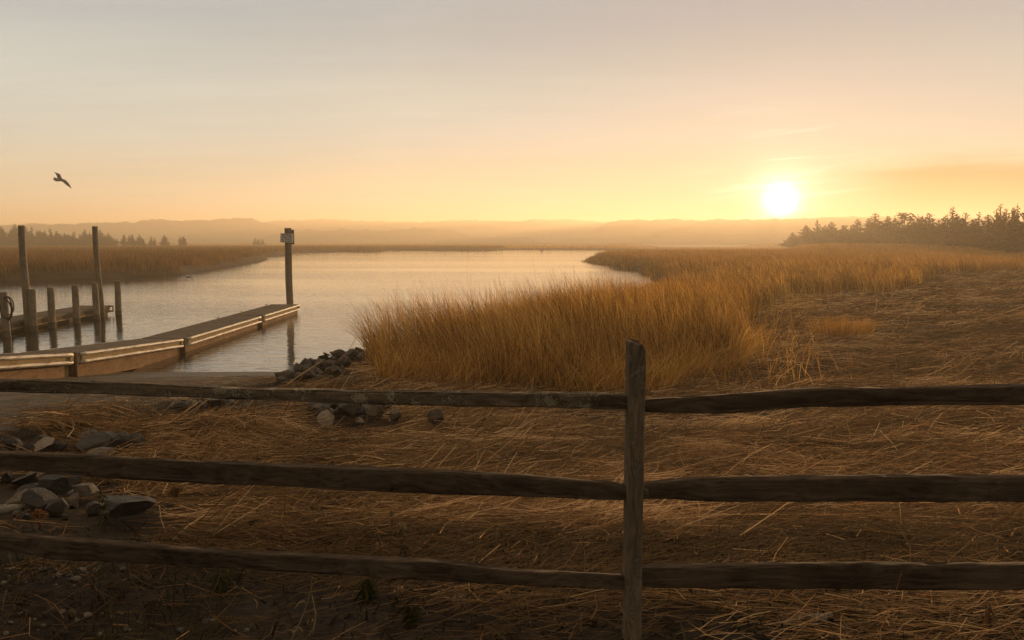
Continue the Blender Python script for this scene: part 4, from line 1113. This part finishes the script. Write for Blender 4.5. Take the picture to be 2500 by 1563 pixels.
def blades(x, y, z, h, lx, ly, wd, ang, tone, segs=3, power=1.9):
    """ribbon blades, all arrays of length n"""
    n = len(x); tt = np.linspace(0, 1, segs + 1)
    V = np.zeros((n, segs + 1, 2, 3), np.float32)
    cx, sx_ = np.cos(ang), np.sin(ang)
    lm = np.hypot(lx, ly)
    for i, t_ in enumerate(tt):
        b = t_ ** power
        px_ = x + lx * h * b; py_ = y + ly * h * b; pz = z + h * (t_ - 0.35 * np.minimum(lm, 1.2) * t_ ** 2.2)
        w2 = wd * 0.5 * (1 - 0.72 * t_ ** 1.6)
        V[:, i, 0] = np.stack([px_ - cx * w2, py_ - sx_ * w2, pz], -1); V[:, i, 1] = np.stack([px_ + cx * w2, py_ + sx_ * w2, pz], -1)
    base = np.arange(n)[:, None] * (segs + 1) * 2 + np.arange(segs)[None] * 2
    F = np.stack([base, base + 1, base + 3, base + 2], -1).reshape(-1, 4)
    return V.reshape(-1, 3), F, np.repeat(tone, (segs + 1) * 2)

FX = [-3.5, -3.1, -2.5, -1, 1, 2.4, 3.6, 5.1, 6.5, 9, 12.7, 20, 25, 32, 60, 400]
FYs = [19.6, 17.0, 15.6, 14.4, 13.6, 13.2, 14.4, 17.2, 22, 29, 36.5, 40, 48, 60, 66, 74]
def right_marsh(x, y): return (x > -3.5) & (y > np.interp(x, FX, FYs) + (vnoise(x, y, 1.1, 44) - .5) * 1.6) & (y < 256)

def scatter(n, x0, x1, y0, y1, mask, sdmin=0.25, sdmax=1e9, dens=None):
    x = rng.uniform(x0, x1, n); y = rng.uniform(y0, y1, n)
    k = mask(x, y)
    if dens is not None: k &= rng.random(n) < dens(x, y)
    x, y = x[k], y[k]
    sd = sdist(RIVER, x, y); k = (sd > sdmin + (vnoise(x, y, 1.3, 12) - .5) * 0.8 + (vnoise(x, y, 6, 13) - .5) * 2.0 * sstep(45, 90, y)) & (sd < sdmax)
    for S in STREAKS: k &= sdist(S, x, y) > 0
    return x[k], y[k], sd[k]

def in_view(x, y, pad=0.06): return np.abs(x) < y * (1250 / FPX + pad) + 1.2

def grass(name, label, parts, mat):
    Vs, Fs, Ts, off = [], [], [], 0
    for V, F, T in parts:
        Vs.append(V); Fs.append(F + off); Ts.append(T); off += len(V)
    o = link(name, mesh_np(name, np.concatenate(Vs), np.concatenate(Fs), np.concatenate(Ts)), mat)
    return tag(o, label, "grass", None, 'stuff')

def stand(x, y, sd, hmean, hvar, wd, lean, seed, lowedge=True, segs=3):
    n = len(x); z = H(x, y) - 0.02
    hn = fbm(x, y, 2.2, seed) ; hh = hmean * (1 - .34 * sstep(18, 32, y) * (1 - sstep(60, 61, y))) * (0.62 + 0.50 * hn + 0.26 * vnoise(x, y, .45, seed + 31)) * (1 + hvar * rng.normal(0, 1, n)).clip(.45, 1.55)
    hh = hh * (1 - .62 * sstep(135, 190, y) * sstep(.12, .18, x / y) * (1 - sstep(.335, .37, x / y)))
    if lowedge: hh = hh * (0.72 + 0.28 * sstep(0.2, 2.2, sd))
    dirn = (fbm(x, y, 3.1, seed + 5) - .5) * 5.0 + math.pi
    lm = lean * (0.4 + 1.2 * vnoise(x, y, 1.7, seed + 9)) + np.abs(rng.normal(0, .16, n))
    lx = np.cos(dirn) * lm + rng.normal(0, .14, n); ly = np.sin(dirn) * lm * .6 + rng.normal(0, .14, n)
    ang = rng.uniform(-1.1, 1.1, n)
    tone = np.clip(0.05 + 0.75 * rng.random(n) ** 1.2 + 0.7 * (fbm(x, y, 1.2, seed + 2) - .5) + .25 * (rng.random(n) < .12), 0, 1)
    return blades(x, y, z, hh, lx, ly, wd * rng.uniform(.7, 1.3, n), ang, tone, segs)

rm = lambda x, y: right_marsh(x, y) & in_view(x, y)
clumpy = lambda x, y: (0.12 + 0.88 * sstep(.40, .60, fbm(x, y, .8, 33))) * (0.24 + .76 * sstep(-2.9, 1.2, x))
parts = []
x, y, sd = scatter(105000, -3.6, 11, 13, 30, rm, dens=clumpy); parts.append(stand(x, y, sd, 1.10, .26, .0135, .16, 50)); n_a = len(x)
x, y, sd = scatter(15000, -3.6, 9, 13, 30, rm); q = stand(x, y, sd, 1.58, .14, .0080, .16, 50); parts.append(q)
# bent-over blades along the front edge of the stand
x, y, sd = scatter(15000, -3.2, 7, 12.6, 19, lambda x, y: right_marsh(x, y + .35) & ~right_marsh(x, y - .8), 0.3); n = len(x)
parts.append(blades(x, y, H(x, y), rng.uniform(.5, 1.1, n), rng.normal(.35, .5, n), rng.normal(-.45, .25, n), rng.uniform(.007, .013, n), rng.uniform(-1, 1, n), rng.uniform(.2, .9, n), 4, 1.6))
x, y, sd = scatter(26000, -3, 16, 12.4, 36, lambda x, y: in_view(x, y) & right_marsh(x - .9 * rng.random(np.shape(x)) ** .5 * (x > 3) * 1.4, y + .7 + 1.5 * (x > 3.5)) & ~right_marsh(x, y) & (rng.random(np.shape(x)) < .35)); n = len(x)
parts.append(blades(x, y, H(x, y), rng.uniform(.2, .85, n), rng.normal(.1, .45, n), rng.normal(-.1, .4, n), rng.uniform(.008, .014, n), rng.uniform(-1, 1, n), rng.random(n), 3, 1.6))
x, y, sd = scatter(120000, 0, 36, 30, 62, rm, dens=clumpy); parts.append(stand(x, y, sd, 1.20, .24, .024, .18, 60)); n_b = len(x)
grass("marsh_grass", "tall golden cordgrass standing along the right bank of the creek", parts, m_grass)
parts = []
x, y, sd = scatter(190000, 4, 92, 62, 140, rm); parts.append(stand(x, y, sd, 0.78, .18, .040, .12, 70, segs=2)); n_c = len(x)
x, y, sd = scatter(90000, 5, 170, 140, 256, rm); parts.append(stand(x, y, sd, 0.8, .18, .095, .10, 80, segs=2)); n_d = len(x)
grass("marsh_grass", "russet grass of the peninsula and meadow before the cedar belt", parts, m_fargrass)
parts = []
lm_ = lambda x, y: in_view(x, y) & (x < -3)
x, y, sd = scatter(150000, -110, -30, 54, 140, lm_); parts.append(stand(x, y, sd, 0.85, .18, .040, .12, 90, segs=2)); n_e = len(x)
x, y, sd = scatter(100000, -190, -3, 140, 300, lm_); parts.append(stand(x, y, sd, 0.75, .18, .10, .10, 95, segs=2)); n_f = len(x)
grass("marsh_grass", "flat rusty marsh grass on the left bank of the creek", parts, m_leftgrass)
parts = []
x, y, sd = scatter(130000, -360, 400, 256, 560, in_view); parts.append(stand(x, y, sd, 0.55, .18, .20, .10, 97, segs=2))
grass("marsh_grass", "thin line of marsh grass along the far bank", parts, m_fargrass)

# lone tuft on the trampled wrack
g = ground_at(2055, 826)
k = 900; a = rng.uniform(0, 6.28, k); rad = .75 * np.sqrt(rng.random(k))
tx, ty = np.cos(a) * rad * 1.1, np.sin(a) * rad * .7
Vt = blades(tx, ty, np.zeros(k) - .02, rng.uniform(.3, .78, k), tx * .5 + rng.normal(0, .22, k), ty * .5 + rng.normal(0, .22, k), rng.uniform(.006, .010, k), rng.uniform(-1.2, 1.2, k), rng.uniform(.1, .8, k), 4)
tf = link("grass_tuft", mesh_np("grass_tuft", *Vt), m_grass); tf.location = g
tag(tf, "lone loose tuft of brown grass standing on the flattened straw", "grass tuft")

# ------------------------------------------------------------------ wrack: flattened straw
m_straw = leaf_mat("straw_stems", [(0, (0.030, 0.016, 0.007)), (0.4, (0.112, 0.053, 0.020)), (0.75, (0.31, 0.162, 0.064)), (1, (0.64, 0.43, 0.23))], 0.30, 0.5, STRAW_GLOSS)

def straws(x, y, L, wd, seed, lift, up_frac=0.05, segs=2):
    n = len(x); z = H(x, y)
    th = (fbm(x, y, 2.4, seed) - .5) * 3.0 + (fbm(x, y, .7, seed + 3) - .5) * 1.6 + rng.normal(0, .38, n)
    wild = rng.random(n) < .28; th = np.where(wild, rng.uniform(-1.57, 1.57, n), th)
    el = rng.normal(0, .09, n) + np.where(rng.random(n) < up_frac, np.abs(rng.normal(.25, .25, n)), 0)
    dx_, dy_, dz_ = np.cos(th) * np.cos(el), np.sin(th) * np.cos(el), np.sin(el)
    bend = rng.normal(0, .07, n)
    zz = np.maximum(z, np.where((x > -17) & (x < -4.42), ramp_z(y) + .01, -9)) + rng.random(n) ** 1.5 * lift + np.maximum(0, np.sin(el) * L * .5)
    tt = np.linspace(-.5, .5, segs + 1)
    roll = rng.uniform(-.9, .9, n)
    sxv, syv = -np.sin(th) * np.cos(roll), np.cos(th) * np.cos(roll); szv = np.sin(roll)
    V = np.zeros((n, segs + 1, 3, 3), np.float32)
    zmid = H(x, y)
    for i, t_ in enumerate(tt):
        c = 1 - 4 * t_ * t_
        cx_ = x + dx_ * L * t_ - np.sin(th) * bend * L * c; cy_ = y + dy_ * L * t_ + np.cos(th) * bend * L * c; cz = zz + dz_ * L * t_
        # follow the ground
        cz = cz + (H(cx_, cy_) - zmid) if FOLLOW else cz
        w2 = wd * .5 * (1 - .35 * (t_ + .5))
        V[:, i, 0] = np.stack([cx_ - sxv * w2, cy_ - syv * w2, cz - szv * w2], -1)
        V[:, i, 1] = np.stack([cx_ - szv * w2 * 0, cy_, cz + w2 * .8], -1)
        V[:, i, 2] = np.stack([cx_ + sxv * w2, cy_ + syv * w2, cz + szv * w2], -1)
    b = (np.arange(n)[:, None] * (segs + 1) + np.arange(segs)[None]) * 3
    F = np.concatenate([np.stack([b, b + 1, b + 4, b + 3], -1).reshape(-1, 4), np.stack([b + 1, b + 2, b + 5, b + 4], -1).reshape(-1, 4)])
    tone = np.clip(-.22 * (y < 4.7) + rng.random(n) ** 1.3 * .8 + .9 * (fbm(x, y * 1.5, .9, seed + 8) - .45) + (rng.random(n) < np.where(y < 5, .03, .09)) * .6 + .45 * sstep(.56, .70, fbm(x * .6, y * 1.4, 1.7, 91)), 0, 1)  # tone paints in a dimmer foreground plus pale highlights and sparkle patches
    return V.reshape(-1, 3), F, np.repeat(tone, (segs + 1) * 3)

FOLLOW = True
def wrack(x, y):
    left_edge = np.interp(y, [2.5, 4, 4.6, 5.5, 6.6, 7.6, 8.8, 9.6, 10.4, 11.5, 14], [-4.2, -2.3, -2.0, -2.5, -4.5, -4.9, -4.6, -4.0, -3.6, -3.5, -3.6]) + (vnoise(x, y, .5, 71) - .5) * .9
    rocks = ((x + 2.1) / .95) ** 2 + ((y - 9.9) / 1.15) ** 2 < 1
    for rx_, ry_, rs_ in ROCKS:
        if rs_ > .08: rocks |= (x - rx_) ** 2 + ((y - ry_ + rs_ * .7) / 1.5) ** 2 < (rs_ * .75 + .03) ** 2
    return ((x > left_edge) | ((rng.random(np.shape(x)) < .10) & (x > -4.5) & (y < 7.5))) & ~right_marsh(x, y) & in_view(x, y, .1) & ~rocks
drift = lambda x, y: 0.14 + .86 * sstep(.36, .56, fbm(x + y * .3, y * 1.6, 1.5, 77))
def strawset(n, x0, x1, y0, y1, L, wd, seed, lift, dens=None, upf=.05):
    x, y, sd = scatter(n, x0, x1, y0, y1, wrack, 0.3, dens=dens)
    n = len(x); return straws(x, y, rng.uniform(*L, n), wd * rng.uniform(.7, 1.3, n), seed, lift, upf)
thin = lambda x, y: 0.10 + .90 * sstep(3.8, 4.9, y + (vnoise(x, y, .8, 15) - .5) * 1.6 + 1.1 * sstep(-1.2, .6, x))
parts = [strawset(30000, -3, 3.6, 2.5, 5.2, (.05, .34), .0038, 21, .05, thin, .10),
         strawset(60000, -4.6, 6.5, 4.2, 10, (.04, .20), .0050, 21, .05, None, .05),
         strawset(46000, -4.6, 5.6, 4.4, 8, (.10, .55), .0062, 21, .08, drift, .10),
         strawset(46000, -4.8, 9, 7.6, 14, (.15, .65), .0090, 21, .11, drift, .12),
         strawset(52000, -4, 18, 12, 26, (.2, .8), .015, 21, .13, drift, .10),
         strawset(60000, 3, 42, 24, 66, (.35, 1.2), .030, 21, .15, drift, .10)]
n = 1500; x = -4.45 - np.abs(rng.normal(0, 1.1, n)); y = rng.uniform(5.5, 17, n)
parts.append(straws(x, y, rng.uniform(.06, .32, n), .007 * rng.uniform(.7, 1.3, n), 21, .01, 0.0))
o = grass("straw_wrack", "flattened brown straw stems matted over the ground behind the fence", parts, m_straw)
o['category'] = "straw"
# dead leaves and short withered sprigs on the bare earth below the fence
m_litter = leaf_mat("dead_leaf_litter", [(0, (0.012, 0.009, 0.005)), (0.5, (0.040, 0.027, 0.014)), (0.9, (0.085, 0.060, 0.030)), (1, (0.040, 0.046, 0.014))], 0.3, gloss=0.0)
n = 9000; x = rng.uniform(-3, 3.4, n); y = rng.uniform(2.6, 4.9, n); k = rng.random(n) < sstep(5.0, 3.9, y + (vnoise(x, y, .6, 5) - .5)) * (.35 + .65 * vnoise(x, y, .35, 8)); x, y = x[k], y[k]; n = len(x)
p1 = blades(x, y, H(x, y) + rng.random(n) * .012, rng.uniform(.015, .05, n), rng.normal(0, 1.6, n), rng.normal(0, 1.6, n), rng.uniform(.006, .016, n), rng.uniform(-1.5, 1.5, n), rng.random(n) * .9, 2, 1.0)
n = 5200; x = rng.uniform(-3, 3.4, n); y = rng.uniform(2.7, 4.7, n); k = rng.random(n) < sstep(4.8, 3.8, y) * sstep(.45, .62, fbm(x, y, .5, 61)); x, y = x[k], y[k]; n = len(x)
p2 = blades(x, y, H(x, y) - .005, rng.uniform(.05, .17, n), rng.normal(0, .45, n), rng.normal(0, .45, n), rng.uniform(.003, .006, n), rng.uniform(-1.5, 1.5, n), np.where(rng.random(n) < .5, 1, rng.random(n) * .8), 3, 1.7)
o = grass("leaf_litter", "dark dead leaves and withered sprigs on the earth below the lowest rail", [p1, p2], m_litter); o['category'] = "leaf litter"
print("blades", n_a, n_b, n_c, n_d, n_e, n_f)
